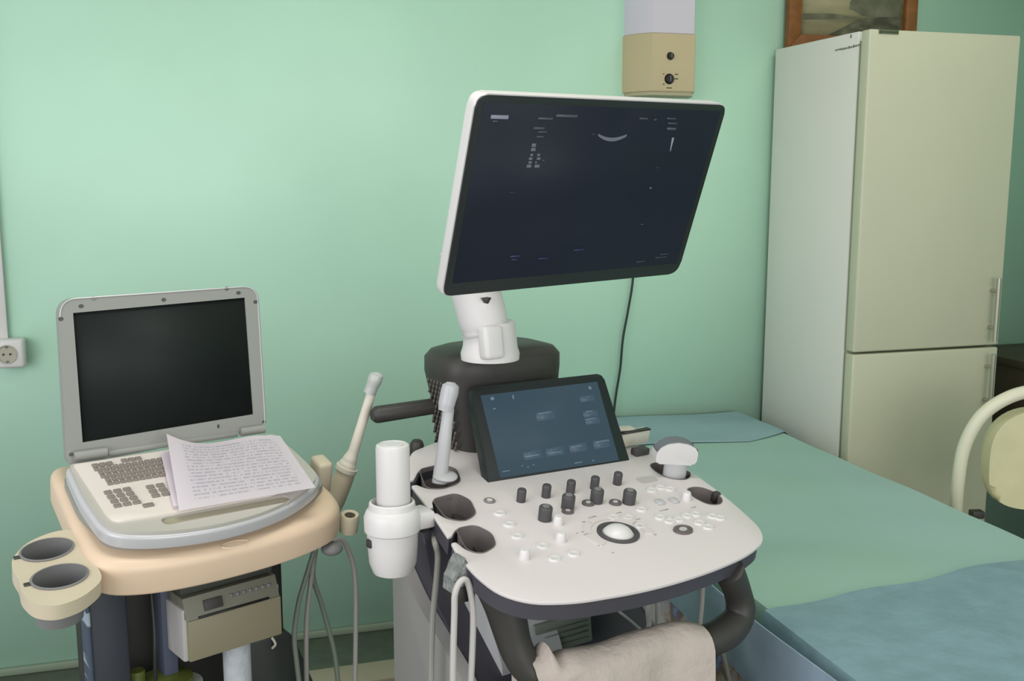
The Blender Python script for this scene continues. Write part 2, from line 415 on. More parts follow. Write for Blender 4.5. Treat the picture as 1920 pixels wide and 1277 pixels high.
for dx, dz, w_ in ((.026, .016, .012), (.026, .001, .013), (-.022, .016, .005), (-.021, -.018, .006), (.0, -.03, .02)):
    b = B(); box(b, (q.x + dx, -.1155, q.z + dz), (w_, .001, .003)); obj('dial_marking', b, INK, endc, F=Fr_)
b = B()
tube(b, [Fr_.inverted() @ (Fw @ at(Fw, x_, y_, -.012, 1)) for x_, y_ in ((1190, 186), (1194, 300), (1192, 420), (1187, 520), (1178, 580), (1168, 635), (1163, 690), (1155, 740), (1149, 790), (1140, 860))], .0045, 8)
obj('power_cord', b, BLKC, rec, F=Fr_, label='thin black cord hanging down the wall')

# ------------------------------------------------------------------ socket and duct
so = empty('wall_socket', fr((-.58, 3.46, 1.047)), 'white surface wall socket under the cable duct at the left edge', 'socket')
b = B(); box(b, (0, -.028, 0), (.088, .056, .088), .01, 3); obj('housing', b, WHITE, so)
b = B(); rotx = Matrix.Rotation(R_(90), 4, 'X')
lathe(b, [(.028, -.001), (.029, .003), (.026, .003), (.024, -.0), (0, -.0)], (-.004, -.0565, 0), 28, rotx); sk = obj('socket_face', b, mat('shaded_socket_recess', (170, 166, 150), .5), so)
for dx in (-.0095, .0095):
    b = B(); lathe(b, [(0, .002), (.0032, .002), (.0032, 0), (0, 0)], (dx - .004, -.057, .0), 12, rotx); obj('pin_hole', b, BLACK, sk)
for dz in (-.022, .022):
    b = B(); box(b, (-.004, -.059, dz), (.007, .004, .004)); obj('earth_clip', b, MGREY, sk)
b = B(); box(b, (-.605, 3.451, 1.09 + .75), (.042, .018, 1.5), .002); tag(obj('cable_duct', b, WHITE), 'white plastic cable duct running up the wall from the socket', 'cable duct')

# ------------------------------------------------------------------ dark cabinet and low plank on the floor
cb = empty('wall_cabinet', fr((3.2, 3.0, .64)), 'dark brown wooden cabinet in the corner behind the chair', 'cabinet')
b = B(); box(b, (0, 0, .115), (.6, .86, .23), .003); obj('body', b, DWOOD, cb)
b = B(); box(b, (0, -.0, .245), (.62, .9, .03), .004); obj('top', b, DWOOD, cb)
b = B(); box(b, (0, -.438, .115), (.56, .016, .19), .003); dd = obj('door', b, DWOOD, cb)
b = B(); ball(b, (.2, -.46, .115), .012); obj('knob', b, STEEL, dd)
Fl = fr((.35, 2.93, 0), 1)
lp = empty('floor_plinth', Fl, 'low dark board with beige top lying along the wall between the two machines', 'plinth')
b = B(); box(b, (.1, .0, .1), (1.0, .12, .02), .003); obj('top_board', b, KHAKI, lp)
b = B(); box(b, (.1, .01, .045), (.98, .09, .09)); obj('front_board', b, BROWN, lp)
ps = empty('power_strip', fr((.46, 2.84, .05), 1), 'dark power strip with a red switch in front of the low board', 'power strip')
b = B(); box(b, (0, 0, 0), (.26, .05, .045), .006); obj('housing', b, BLACK, ps)
b = B(); box(b, (.03, -.026, .01), (.022, .008, .014), .002); obj('switch', b, RED, ps, label='lit red switch')
b = B(); box(b, (.06, -.026, .006), (.02, .008, .02), .002); obj('plug', b, WOODB, ps)

# ------------------------------------------------------------------ examination couch with its sheets
BX0, BX1, BY0, BY1, BZ = 1.085, 1.90, 1.15, 3.43, .70
cou = empty('examination_couch', fr((0, 0, 0)), 'long examination couch covered with green and blue sheets beside the ultrasound machine', 'couch')
b = B(); box(b, ((BX0 + BX1) / 2, (BY0 + BY1) / 2, .645), (BX1 - BX0 - .03, BY1 - BY0 - .03, .095), .02, 3); obj('mattress', b, CREAM, cou)
b = B(); box(b, ((BX0 + BX1) / 2, (BY0 + BY1) / 2, .575), (BX1 - BX0 - .06, BY1 - BY0 - .06, .045), .004); obj('frame', b, KHAKI, cou)
for x in (BX0 + .08, BX1 - .08):
    for y in (BY0 + .1, BY1 - .1):
        b = B(); tube(b, [(x, y, 0), (x, y, .555)], .02, smooth=False); obj('leg', b, TUBEW, cou)
def nz(x, y, s=1.0): return .004 * s * (math.sin(7 * x + 3 * y) * math.sin(5 * y - 2 * x) + .5 * math.sin(17 * y + 9 * x))
def over(x0, x1, y0, y1, base, dl, dr, lift=0, amp=.6, edge=None):
    """a cloth across the couch from x0 to x1, hanging dl below the left edge and dr below the right"""
    W = x1 - x0; L = dl + W + dr; rr = .02
    def f(u, v):
        s = u * L
        yb = y0 + (y1 - y0) * v
        if edge: yb = edge(u, v, yb)
        if s < dl:
            z = base - (dl - s); x = x0 - .006 - .010 * math.sin(yb * 9) * (1 - s / max(dl, .01)) - (lift)
            k = dl - s
            if k < rr: x += (rr - k) * .25; z = base - k * .75
            return (x, yb, z + lift)
        if s > dl + W:
            k = s - dl - W; return (x1 + .006 + lift, yb, base - k + lift)
        x = x0 + s - dl
        return (x, yb, base + lift + nz(x, yb, amp))
    return f
b = B(); sheet(b, over(BX0, BX1, BY0 - .02, BY1, BZ, .13, .14), 60, 90, .004); tag(obj('bed_sheet', b, SHEETG), 'pale green sheet covering most of the couch', 'sheet')
def e_near(u, v, yb):
    return yb
LW = .15 + (BX1 - BX0 + .02) + .12
def e1(u, v, yb):
    yend = 1.775 + .095 * min(max(u * LW - .15, 0), .8) / .8 + .008 * math.sin(u * 22)
    return BY0 - .03 + (yend - BY0 + .03) * v
b = B(); sheet(b, over(BX0 - .012, BX1 + .008, BY0 - .03, 1.8, BZ, .15, .12, .009, .9, e1), 60, 40, .003); tag(obj('disposable_sheet', b, SHEETB), 'blue crinkled disposable sheet across the near end of the couch', 'sheet')
def e2(u, v, yb):
    s = min(max(u, 0), 1); y0 = 3.04 + .03 * math.sin(u * 5) + .10 * max(0, s - .72) / .28 * 1.1
    return y0 + (BY1 - y0) * v
b = B(); sheet(b, over(BX0 + .03, BX1 + .005, 3.05, BY1, BZ, .0, .06, .007, 1.0, e2), 50, 30, .003); tag(obj('head_sheet', b, SHEETH), 'blue sheet laid over the far head end of the couch by the wall', 'sheet')
def blanket(u, v):
    y = 1.3 + 1.75 * u; z = .60 - .085 * v
    return (BX0 - .030 - .008 * math.sin(y * 14) - .01 * v, y, z)
b = B(); sheet(b, lambda u, v: (BX0 - .066 - .006 * math.sin((BY0 + 1.9 * u) * 8), BY0 + 1.9 * u, (.712 - .135 * v) - .008 * math.sin(u * 9) * v), 60, 8, .003)
tag(obj('side_drape', b, SHEETD), 'grey-blue cloth hanging down the left side of the couch', 'sheet')
b = B(); sheet(b, lambda u, v: (BX0 - .050 - .003 * math.sin((BY0 + 1.9 * u) * 14), BY0 + 1.9 * u, .585 - .095 * v), 60, 8, .003)
tag(obj('printed_blanket', b, PRINTED), 'pale blanket edge with coloured print showing under the blue cloth of the couch', 'blanket')

# ------------------------------------------------------------------ chair
Fc = fr((2.235, 2.33, 0), -14)
ch = empty('chair', Fc, 'cream padded chair with white tubular frame beside the couch at the right edge', 'chair')
bk = [(-.17, .05, .46), (-.195, .03, .60), (-.212, 0, .72), (-.205, -.01, .83), (-.165, -.02, .92), (-.09, -.03, .975), (0, -.03, .99)]
path = bk + [(-x, y, z) for x, y, z in bk[:-1][::-1]]
b = B(); tube(b, path, .0185, 14); obj('back_frame', b, TUBEW, ch)
def cush(u, v):
    return None
b = B(); pol = []
for i in range(48):
    a = 2 * math.pi * i / 48; c_, s_ = math.cos(a), math.sin(a)
    x = .012 + .155 * math.copysign(abs(c_) ** .8, c_); z = .80 + (.135 if s_ > 0 else .155) * math.copysign(abs(s_) ** (.85 if s_ > 0 else .5), s_)
    pol.append((x, z))
prism(b, pol, -.035, .015, plane='xz', bev=.018, seg=4); obj('backrest', b, CREAM, ch)
b = B(); prism(b, rrect(-.2, -.4, .2, .01, .06), .43, .485, bev=.018, seg=4); obj('seat', b, CREAM, ch)
for sx in (-1, 1):
    b = B(); tube(b, [(sx * .17, .05, .46), (sx * .18, .10, .2), (sx * .19, .14, .014)], .014); obj('leg', b, TUBEW, ch)
    b = B(); tube(b, [(sx * .17, -.33, .44), (sx * .18, -.37, .2), (sx * .19, -.39, .014)], .014); obj('leg', b, TUBEW, ch)
    b = B(); box(b, (sx * .158, -.012, .628), (.036, .03, .022), .004); obj('bracket', b, CHAR, ch)

# ------------------------------------------------------------------ the large ultrasound machine
C0 = (.6588, 1.5846, 0)
M0 = fr(C0, 17)
K = fr((.6588, 1.5846, .9756), 17, 10)
us = empty('ultrasound_machine', M0, 'large white and charcoal ultrasound machine with tilted monitor, touch screen and console in the centre', 'ultrasound machine')
notch1 = [(-.236, .318, .004), (-.226, .318, .004), (-.198, .351), (-.148, .355), (-.130, .327), (-.150, .276), (-.198, .261), (-.224, .276), (-.232, .296, .004), (-.243, .297, .004)]
notch2 = [(-.258, .205, .003), (-.247, .207, .003), (-.236, .232), (-.184, .238), (-.173, .205), (-.190, .155), (-.225, .138), (-.248, .160), (-.252, .186, .003), (-.261, .186, .003)]
notch3 = [(-.277, .104, .003), (-.268, .105, .003), (-.252, .122), (-.214, .121), (-.203, .084), (-.218, .046), (-.255, .032), (-.271, .052), (-.273, .084, .003), (-.282, .084, .003)]
left = [(-.10, .455), (-.17, .43), (-.215, .375)] + notch1 + [(-.250, .25, .02)] + notch2 + [(-.266, .16, .02)] + notch3 + [(-.291, .05, .02), (-.298, -.02, .05), (-.293, -.078, .05), (-.262, -.12, .05)]
front = [(-.20, -.146, .05), (-.09, -.163, .05), (0, -.166, .05), (.09, -.160, .05), (.165, -.148, .05), (.225, -.126, .04), (.256, -.088, .04), (.276, -.02, .05), (.293, .057, .05), (.304, .143, .05), (.312, .19, .04), (.300, .26, .04), (.26, .36, .05), (.19, .43), (.12, .455)]
outl = rnd(left + front, .016, 4)
h1 = rnd([(.243, .208), (.282, .203), (.297, .165), (.292, .132), (.264, .119), (.236, .138), (.232, .172)], .02, 4)
h2 = rnd([(.236, .090), (.268, .088), (.281, .058), (.274, .026), (.253, .012), (.231, .02), (.225, .052)], .02, 4)
b = B(); prism(b, outl, -.006, 0, holes=[h1, h2], bev=.0018); con = obj('console_top', b, PANELW, us, F=K, label='white control console plate')
for q in (h1, h2): pass
def shrink(pts, s, c=None):
    cx = sum(p[0] for p in pts) / len(pts); cy = sum(p[1] for p in pts) / len(pts)
    return [(cx + (p[0] - cx) * s, cy + (p[1] - cy) * s) for p in pts]
b = B(); prism(b, shrink(outl, .985), -.034, -.0062, holes=[h1, h2], top=None)
obj('console_body', b, CHARP, us, F=K, label='charcoal underside rim')
low = rnd([(-.12, .40), (-.205, .20), (-.235, .02), (-.2, -.08), (0, -.125), (.19, -.09), (.225, .0), (.21, .2), (.12, .40)], .05)
b = B(); prism(b, shrink(low, .9), -.075, -.035, top=low); obj('console_underside', b, CHAR, us, F=K)
# cups
hb = [rnd(n[1:-1] if False else [p[:2] for p in n[2:8]], .014, 4) for n in (notch1, notch2, notch3)] + [h1, h2]
for i, lp_ in enumerate(hb):
    b = B(); n = len(lp_); rings = []
    for sc_, z_ in ((1.03, .0004), (1.02, .0014), (.985, .0010), (.96, -.012), (.86, -.05), (.74, -.07)):
        rings.append([b.verts.new((p[0], p[1], z_)) for p in shrink(lp_, sc_)])
    for A_, B_ in zip(rings, rings[1:]):
        for k in range(n): b.faces.new((A_[k], A_[(k + 1) % n], B_[(k + 1) % n], B_[k]))
    b.faces.new(rings[-1]); bmesh.ops.recalc_face_normals(b, faces=b.faces[:])
    obj('probe_holder', b, HOLD, us, F=K)
b = B(); q = at(K, 1343, 925, .002); box(b, (q.x, q.y, -.006), (.016, .014, .022), .004); obj('holder_clip', b, CHAR, us, F=K)
b = B(); q = at(K, 1290, 886, .002); box(b, (q.x - .004, q.y, -.006), (.014, .014, .022), .004); obj('holder_clip', b, CHAR, us, F=K)
# trackball
RINGM = mat('warm_grey_key', (96, 88, 88), .5)
b = B(); lathe(b, [(.028, -.004), (.028, .003), (.0325, .005), (.037, .003), (.037, -.004)], (0, 0, 0), 48); obj('trackball_ring', b, DGREY, con, F=K)
b = B(); ball(b, (0, 0, -.0185), .0335, u=40, v=24); obj('trackball', b, WHITE, con, F=K)
def arc(r0, r1, a0, a1, h, n=14):
    pts = [(r1 * math.cos(R_(a0 + (a1 - a0) * i / n)), r1 * math.sin(R_(a0 + (a1 - a0) * i / n))) for i in range(n + 1)]
    pts += [(r0 * math.cos(R_(a1 - (a1 - a0) * i / n)), r0 * math.sin(R_(a1 - (a1 - a0) * i / n))) for i in range(n + 1)]
    return pts
for a0, a1 in ((20, 62), (66, 114), (118, 160), (165, 205), (-25, 15)):
    b = B(); prism(b, arc(.047, .061, a0, a1, 0), 0, .0022); obj('trackball_button', b, PANELW, con, F=K)
# knobs
def knob(px, py, r, h, w_off):
    q = at(K, px, py, w_off); b = B()
    lathe(b, [(0, h), (r * .80, h), (r * .94, h - .0015), (r, h - .004), (r * .98, .001), (r * .98, 0), (0, 0)], (q.x, q.y, 0), 24)
    k = obj('control_knob', b, DGREY, us, F=K)
    return k, q
for px, py in ((979, 917), (1026, 909), (1072, 901), (1117, 894), (1160, 886)): knob(px, py, .0085, .024, .024)
for px, py in ((1024, 949), (1067, 928), (1121, 917), (1182, 919)):
    k, q = knob(px, py, .0122, .026, .026)
    b = B(); lathe(b, [(0, .0272), (.006, .0272), (.0066, .0262), (0, .0262)], (q.x, q.y, 0), 16); obj('knob_cap', b, MGREY, k, F=K)
for px, py, r, sx in ((1103, 942, .0115, 1.05), (1154, 941, .0115, 1.05), (1065, 957, .011, 1.05), (1281, 992, .0155, 1.25)):
    q = at(K, px, py, .003); b = B(); lathe(b, [(0, .003), (r * .45, .003), (r * .6, .0045), (r * .95, .0035), (r, 0)], (q.x, q.y, 0), 28, sx=sx); k = obj('ring_button', b, RINGM, us, F=K, label='dark grey ring-shaped button')
    b = B(); lathe(b, [(0, .0042), (r * .38, .004), (r * .42, .003)], (q.x, q.y, 0), 20, sx=sx); obj('button_centre', b, LGREY, k, F=K)
q = at(K, 918, 938, .002); b = B(); lathe(b, [(.006, 0), (.006, .003), (.0085, .0035), (.0105, .002), (.0105, 0)], (q.x, q.y, 0), 24); obj('power_button', b, MGREY, con, F=K)
b = B(); lathe(b, [(0, .003), (.0055, .003), (.006, 0)], (q.x, q.y, 0), 20); obj('button_centre', b, PANELW, con, F=K)
proto = None
WB = [(937, 960), (955, 981), (970, 1003), (1018, 1021), (1040, 1045), (1076, 1036), (1203, 953), (1238, 912), (1257, 915), (1222, 917), (1238, 968), (1256, 975), (1273, 972), (1304, 962), (1336, 966), (1350, 969), (1328, 986), (1312, 978), (1288, 965), (1150, 968), (1178, 968), (1200, 984)]
for px, py in WB:
    q = at(K, px, py, .003)
    if proto is None:
        b = B(); lathe(b, [(0, .0022), (.0035, .0022), (.0055, .0032), (.0085, .0030), (.0098, .0016), (.0102, 0)], (0, 0, 0), 20, sx=1.15); proto = obj('key_button', b, WHITE, con, F=K @ Matrix.Translation((q.x, q.y, 0)))
    else: dup(proto, K @ Matrix.Translation((q.x, q.y, 0)), con)
proto = None
for px, py in ((984, 1034), (1047, 971), (1052, 1002), (1288, 926)):
    q = at(K, px, py, .012)
    if proto is None:
        b = B(); lathe(b, [(0, .016), (.0065, .016), (.0082, .013), (.0095, 0), (0, 0)], (0, 0, 0), 20); proto = obj('paddle_switch', b, WHITE, con, F=K @ Matrix.Translation((q.x, q.y, 0)))
    else: dup(proto, K @ Matrix.Translation((q.x, q.y, 0)), con)
proto = None
for px, py in ((1237, 941), (1264, 938)):
    q = at(K, px, py, .002); b = B(); prism(b, rrect(-.008, -.010, .008, .010, .006), 0, .004, bev=.0015)
    obj('oval_key', b, LGREY, con, F=K @ Matrix.Translation((q.x, q.y, 0)))
q = at(K, 1214, 899, .001); b = B(); prism(b, rnd([(-.022, -.012), (.02, -.012), (.024, .010), (-.02, .014)], .008), -.001, .0008)
obj('label_plate', b, mat('pale_grey_label', (186, 182, 178), .5), con, F=K @ Matrix.Translation((q.x, q.y, 0)))
b = B()
for px, py, w_ in ((1094, 979, .006), (1092, 998, .004), (1098, 1003, .008), (1124, 1023, .006), (1228, 1003, .006), (1149, 1037, .003), (1110, 970, .016), (1082, 1000, .003), (1160, 962, .012), (1196, 974, .01), (1245, 957, .02), (1300, 952, .012)):
    q = at(K, px, py, 0); box(b, (q.x, q.y, .0004), (w_, .0022, .0008))
obj('printed_markings', b, mat('soft_grey_print', (168, 164, 160), .6), con, F=K)

# touch screen
Tf = fr((.644, 1.83, 1.012), 14.2, -27)
tl, tr, br_, bl = [at(Tf, *p, 0, 1) for p in ((882, 727), (1130, 700), (1183, 872), (918, 920))]
pol = rnd([(bl.x, bl.z, .012), (br_.x, br_.z, .012), (tr.x, tr.z, .014), (tl.x, tl.z, .014)], .012)
b = B(); prism(b, pol, 0, .022, plane='xz', bev=.003); ts = obj('touch_screen', b, GLASS, us, F=Tf, label='black-framed blue touch screen above the knobs')
c4 = [at(Tf, *p, 0, 1) for p in ((938, 896), (1160, 863), (1119, 716), (901, 742))]
b = B(); prism(b, [(p.x, p.z) for p in c4], -.0012, .0, plane='xz'); td = obj('display', b, TSCR, ts, F=Tf)
def tui(items, m, F, par, name, y=-.002):
    for px, py, w_, h_ in items:
        q = at(F, px, py, 0, 1); b = B(); box(b, (q.x, y, q.z), (w_, .0006, h_)); obj(name, b, m, par, F=F)
tui([(1022, 780, .042, .018), (1100, 748, .034, .012), (1106, 777, .034, .012), (1110, 790, .034, .012), (998, 853, .040, .016), (1040, 847, .040, .016), (1083, 840, .040, .016), (1127, 833, .038, .016)], UI4, Tf, ts, 'on_screen_button')
tui([(922, 748, .007, .006), (961, 745, .003, .008), (1105, 728, .006, .006), (926, 767, .006, .002), (1020, 775, .03, .0016), (1103, 772, .016, .0016), (1106, 786, .026, .0016), (997, 855, .03, .002), (1040, 849, .028, .0016), (1080, 838, .026, .0016), (1128, 828, .034, .0016), (978, 874, .003, .0016), (989, 876, .003, .002), (999, 872, .004, .0016), (1083, 868, .018, .0016), (1111, 864, .004, .002), (948, 884, .016, .0014)], mat('touch_text', (20, 20, 20), .4, emit=(112, 134, 150), es=.8), Tf, ts, 'on_screen_text', -.0026)
b = B(); box(b, (0, .05, .09), (.10, .06, .14), .01); obj('screen_mount', b, CHAR, us, F=Tf)

# column housing behind the touch screen
b = B(); HC = Vector((.026, .44, 0)); rings = []
for z, a_, c_, dx in ((.93, .105, .07, .0), (1.05, .118, .078, .004), (1.14, .130, .084, .004), (1.195, .138, .09, 0), (1.222, .137, .092, 0), (1.236, .125, .083, 0), (1.243, .10, .065, 0)):
    rings.append([b.verts.new((HC.x + dx + a_ * math.copysign(abs(math.cos(t)) ** .62, math.cos(t)), HC.y + c_ * math.copysign(abs(math.sin(t)) ** .62, math.sin(t)), z)) for t in [2 * math.pi * i / 48 for i in range(48)]])
for A_, B_ in zip(rings, rings[1:]):
    for k in range(48): b.faces.new((A_[k], A_[(k + 1) % 48], B_[(k + 1) % 48], B_[k]))
b.faces.new(rings[0][::-1]); b.faces.new(rings[-1]); bmesh.ops.recalc_face_normals(b, faces=b.faces[:])
hs = obj('column_housing', b, CHAR, us, F=M0, ang=60)
b = B()
for i in range(7):
    for j in range(3, 16):
        zz = 1.02 + j * .0105; s = (zz - 1.02) / .18; xx = -.0835 - .022 * s + .0 * i
        yy = .385 + i * .013 + (j % 2) * .006
        box(b, (xx - .004, yy, zz), (.006, .003, .009), rot=Matrix.Rotation(R_(20), 4, 'X'))
obj('vent_perforation', b, mat('worn_grille', (92, 86, 82), .5), hs, F=M0)
# neck of the monitor
nb = at(M0, 919, 668, 1.243, 2); NX, NY = nb.x, nb.y
b = B(); lathe(b, [(0, 1.238), (.055, 1.238), (.056, 1.25), (.052, 1.262), (.049, 1.29), (.047, 1.31), (0, 1.31)], (NX, NY, 0), 40); obj('neck_base', b, WHITE, us, F=M0)
t1 = at(M0, 912, 622, NY, 1); t2 = at(M0, 893, 552, NY + .01, 1)
b = B(); d = (t2 - t1).normalized(); tube(b, [t1 - d * .02, t1 + d * .005, t1 + (t2 - t1) * .5, t2 + d * .09], [.044, .0465, .050, .050], 36, 6, flat=.9); nk = obj('neck', b, WHITE, us, F=M0)
b = B(); lp2 = at(M0, 924, 643, NY - .05, 1); box(b, (lp2.x, NY - .044, lp2.z), (.042, .03, .062), .008, 3, Matrix.Rotation(R_(-8), 4, 'X')); lv = obj('lock_lever', b, WHITE, us, F=M0)
b = B(); q = at(M0, 911, 563, NY - .052, 1); prism(b, [(q.x - .007, q.z + .004), (q.x + .007, q.z + .005), (q.x, q.z - .006)], NY - .060, NY - .045, plane='xz'); obj('neck_mark', b, CHAR, nk, F=M0)
b = B(); tube(b, [t1 + d * .002 + Vector((0, 0, 0)), t1 + d * .004], [.0485, .0485], 36, smooth=False); obj('neck_seam', b, LGREY, nk, F=M0)

# monitor
ARCM = mat('screen_arc', (20, 20, 20), .4, emit=(108, 114, 124), es=.8)
Mo = fr((.65, 1.809, 1.381), 19.8, 19.7, -.7)
mp = [at(Mo, *p, 0, 1) for p in ((832, 556), (1271, 513), (1363, 198), (897, 178))]
MP = [(p.x, p.z) for p in mp]
b = B(); prism(b, rnd([MP[0] + (.014,), MP[1] + (.026,), MP[2] + (.016,), MP[3] + (.022,)], .02, 7), 0, .004, plane='xz', bev=.0015)
mon = obj('monitor_glass', b, GLASS, us, F=Mo, label='black glass front of the large tilted monitor')
cx = sum(p[0] for p in MP) / 4; cz = sum(p[1] for p in MP) / 4
gr = [(cx + (p[0] - cx) * 1.008, cz + (p[1] - cz) * 1.012) for p in MP]
sh = rnd([gr[0] + (.014,), gr[1] + (.026,), gr[2] + (.016,), gr[3] + (.022,)], .02, 7)
b = B(); prism(b, sh, .0045, .027, plane='xz', bev=.004, seg=3, top=[(cx + (p[0] - cx) * .995, cz + (p[1] - cz) * .995) for p in sh]); obj('monitor_shell', b, WHITE, us, F=Mo, label='white rear shell and rim of the monitor')
b = B(); prism(b, rrect(cx - .17, cz - .09, cx + .17, cz + .1, .03), .027, .055, plane='xz', bev=.01); obj('rear_cover', b, WHITE, us, F=Mo)
b = B(); cc = M0.inverted() @ (Mo @ Vector((cx - .04, .055, cz))); tube(b, [t2 + d * .05, t2 + d * .07 + (cc - t2) * .2, cc], [.04, .036, .032], 24); obj('monitor_arm', b, WHITE, us, F=M0)
ins = [(cx + (p[0] - cx) * .955, cz + .006 + (p[1] - cz) * .90) for p in MP]
b = B(); prism(b, ins, -.0006, .0, plane='xz'); md = obj('display', b, SCR, mon, F=Mo)
tui([(936, 219, .034, .006)], UI1, Mo, mon, 'on_screen_text', -.0015)
tui([(1022, 222, .03, .003), (1062, 217, .045, .004), (928, 227, .01, .002), (1010, 240, .022, .003), (1016, 247, .018, .002), (1012, 256, .014, .002), (1206, 222, .02, .002), (1228, 224, .006, .002), (1258, 222, .022, .002), (1260, 231, .022, .002), (1258, 241, .022, .004), (1112, 251, .006, .001), (1203, 420, .006, .0012), (1232, 314, .004, .001), (1238, 482, .03, .001), (1200, 490, .02, .001), (1244, 476, .02, .001), (1018, 300, .004, .002)], UI2, Mo, mon, 'on_screen_text', -.0015)
tui([(965, 480, .02, .003), (1085, 468, .024, .002), (1018, 484, .02, .002), (964, 486, .012, .002), (960, 360, .01, .001)], UI3, Mo, mon, 'on_screen_text', -.0015)
tui([(1000, 272, .008, .006), (999, 280, .009, .005), (996, 290, .005, .004), (1009, 290, .005, .004), (994, 297, .007, .004), (1009, 297, .007, .004), (993, 304, .006, .004), (1004, 304, .003, .003), (991, 311, .009, .005), (1006, 311, .01, .005), (1219, 352, .004, .003)], mat('screen_glyphs', (20, 20, 20), .4, emit=(104, 108, 118), es=.8), Mo, mon, 'on_screen_text', -.0016)
q0, q1, q2 = [at(Mo, *p, 0, 1) for p in ((1121, 252), (1148, 260), (1174, 253))]
def arcline(k0, h_):
    out = []
    for i in range(15):
        t = i / 14; x_ = q0.x * (1 - t) + q2.x * t; zc = q0.z * (1 - t) + q2.z * t
        out.append((x_, zc - 4 * t * (1 - t) * ((q0.z + q2.z) / 2 - q1.z) + k0 - h_ * 4 * t * (1 - t)))
    return out
b = B(); prism(b, arcline(.0016, -.0004) + arcline(-.0022, .0022)[::-1], -.0018, -.001, plane='xz')
obj('scan_arc', b, ARCM, mon, F=Mo, label='pale curved scan line at the top of the screen')
q0, q1 = at(Mo, 1261, 258, 0, 1), at(Mo, 1256, 283, 0, 1); b = B(); tube(b, [(q0.x, -.0012, q0.z), (q1.x, -.0012, q1.z)], [.0022, .0007], 8, smooth=False); obj('scale_bar', b, UI1, mon, F=Mo)

# rear handle bar on the left
ha, hb_ = at(M0, 703, 778, .47, 1), at(M0, 835, 758, .47, 1)
b = B(); dirv = (hb_ - ha).normalized(); tube(b, [ha - dirv * .006, ha - dirv * .0, ha + dirv * .004, hb_], [.011, .0155, .017, .016], 20, smooth=False); obj('rear_handle', b, CHAR, us, F=M0)
b = B(); tube(b, [at(M0, 819, 766, .465, 1), at(M0, 832, 800, .465, 1), at(M0, 846, 850, .465, 1)], [.012, .010, .010], 12); obj('handle_post', b, CHAR, us, F=M0)
b = B(); q = at(K, 781, 842, -.01); lathe(b, [(0, 0), (.012, 0), (.014, .006), (.014, .03), (.010, .038), (0, .04)], (q.x, q.y, -.03), 20); obj('side_knob', b, CHAR, us, F=K)

# front handle loop
HP = [(1366, 1068, .925), (1383, 1110, .87), (1388, 1150, .83), (1365, 1182, .808), (1318, 1204, .80), (1240, 1216, .80), (1140, 1240, .80), (1050, 1258, .80), (998, 1262, .80), (968, 1215, .84), (948, 1145, .90), (925, 1085, .955)]
HPTS = [at(M0, x_, y_, z_, 2) for x_, y_, z_ in HP]
b = B(); tube(b, HPTS, [.026, .024, .026, .029, .028, .023, .021, .021, .024, .027, .031, .033], 20); obj('front_handle', b, CHAR, us, F=M0, label='thick charcoal handle loop below the console')

# body under the console
b = B(); prism(b, rnd([(.395, .86), (.36, .848), (.30, .80), (.15, .725), (.0, .61), (-.1, .50), (-.1, .12), (.395, .12)], .03), -.232, -.206, plane='yz', bev=.006, seg=3)
obj('side_cover', b, BODYG, us, F=M0, label='light grey side cover')
b = B(); prism(b, rnd([(.395, .86), (.36, .848), (.30, .80), (.15, .725), (.0, .61), (-.1, .50), (-.1, .12), (.395, .12)], .03), .206, .232, plane='yz', bev=.006, seg=3)
obj('side_cover', b, BODYG, us, F=M0)
b = B(); prism(b, rnd([(.42, .93), (.32, .92), (.27, .80), (.04, .64), (-.08, .50), (-.08, .12), (.42, .12)], .02), -.205, .205, plane='yz', bev=.004)
bd = obj('body', b, CHARP, us, F=M0)
b = B(); prism(b, rnd([(.40, .945), (.26, .945), (.13, .72), (.13, .55), (.40, .55)], .01), -.152, -.02, plane='yz', bev=.004)
obj('front_cover', b, LGREY, us, F=M0)
q = at(M0, 1053, 1188, .16, 1)
b = B(); box(b, (q.x - .004, .17, q.z), (.13, .05, .066), .004, rot=Matrix.Rotation(R_(-8), 4, 'X')); sl = obj('recorder', b, mat('grey_green_recorder', (118, 122, 112), .5), us, F=M0)
b = B()
for i in range(5): box(b, (q.x, .143, q.z - .022 + i * .011), (.10, .002, .0015), rot=Matrix.Rotation(R_(-8), 4, 'X'))
obj('recorder_slot', b, mat('grey_slot', (92, 98, 90), .5), sl, F=M0)
b = B(); box(b, (.04, .32, .80), (.30, .26, .24), .01); obj('cardholder', b, CHAR, us, F=M0)
for x in (-.19, .19):
    for y in (-.02, .33):
        b = B(); lathe(b, [(0, -.02), (.05, -.02), (.06, -.01), (.06, .01), (.05, .02), (0, .02)], (x, y, .06), 24, Matrix.Rotation(R_(90), 4, 'Y')); wh = obj('caster', b, CHAR, us, F=M0)
b = B(); prism(b, rrect(-.23, -.12, .23, .40, .05), .09, .125, bev=.01); obj('base', b, LGREY, us, F=M0)
b = B(); tube(b, [at(M0, *p, .0, 1) for p in ((952, 1222), (962, 1240), (978, 1257))], .003, 8); obj('trim_line', b, LGREY, us, F=M0)
b = B(); tube(b, [at(M0, *p, .05, 1) for p in ((1160, 1146), (1185, 1166), (1215, 1192))], .0025, 8); obj('thin_rod', b, LGREY, us, F=M0)

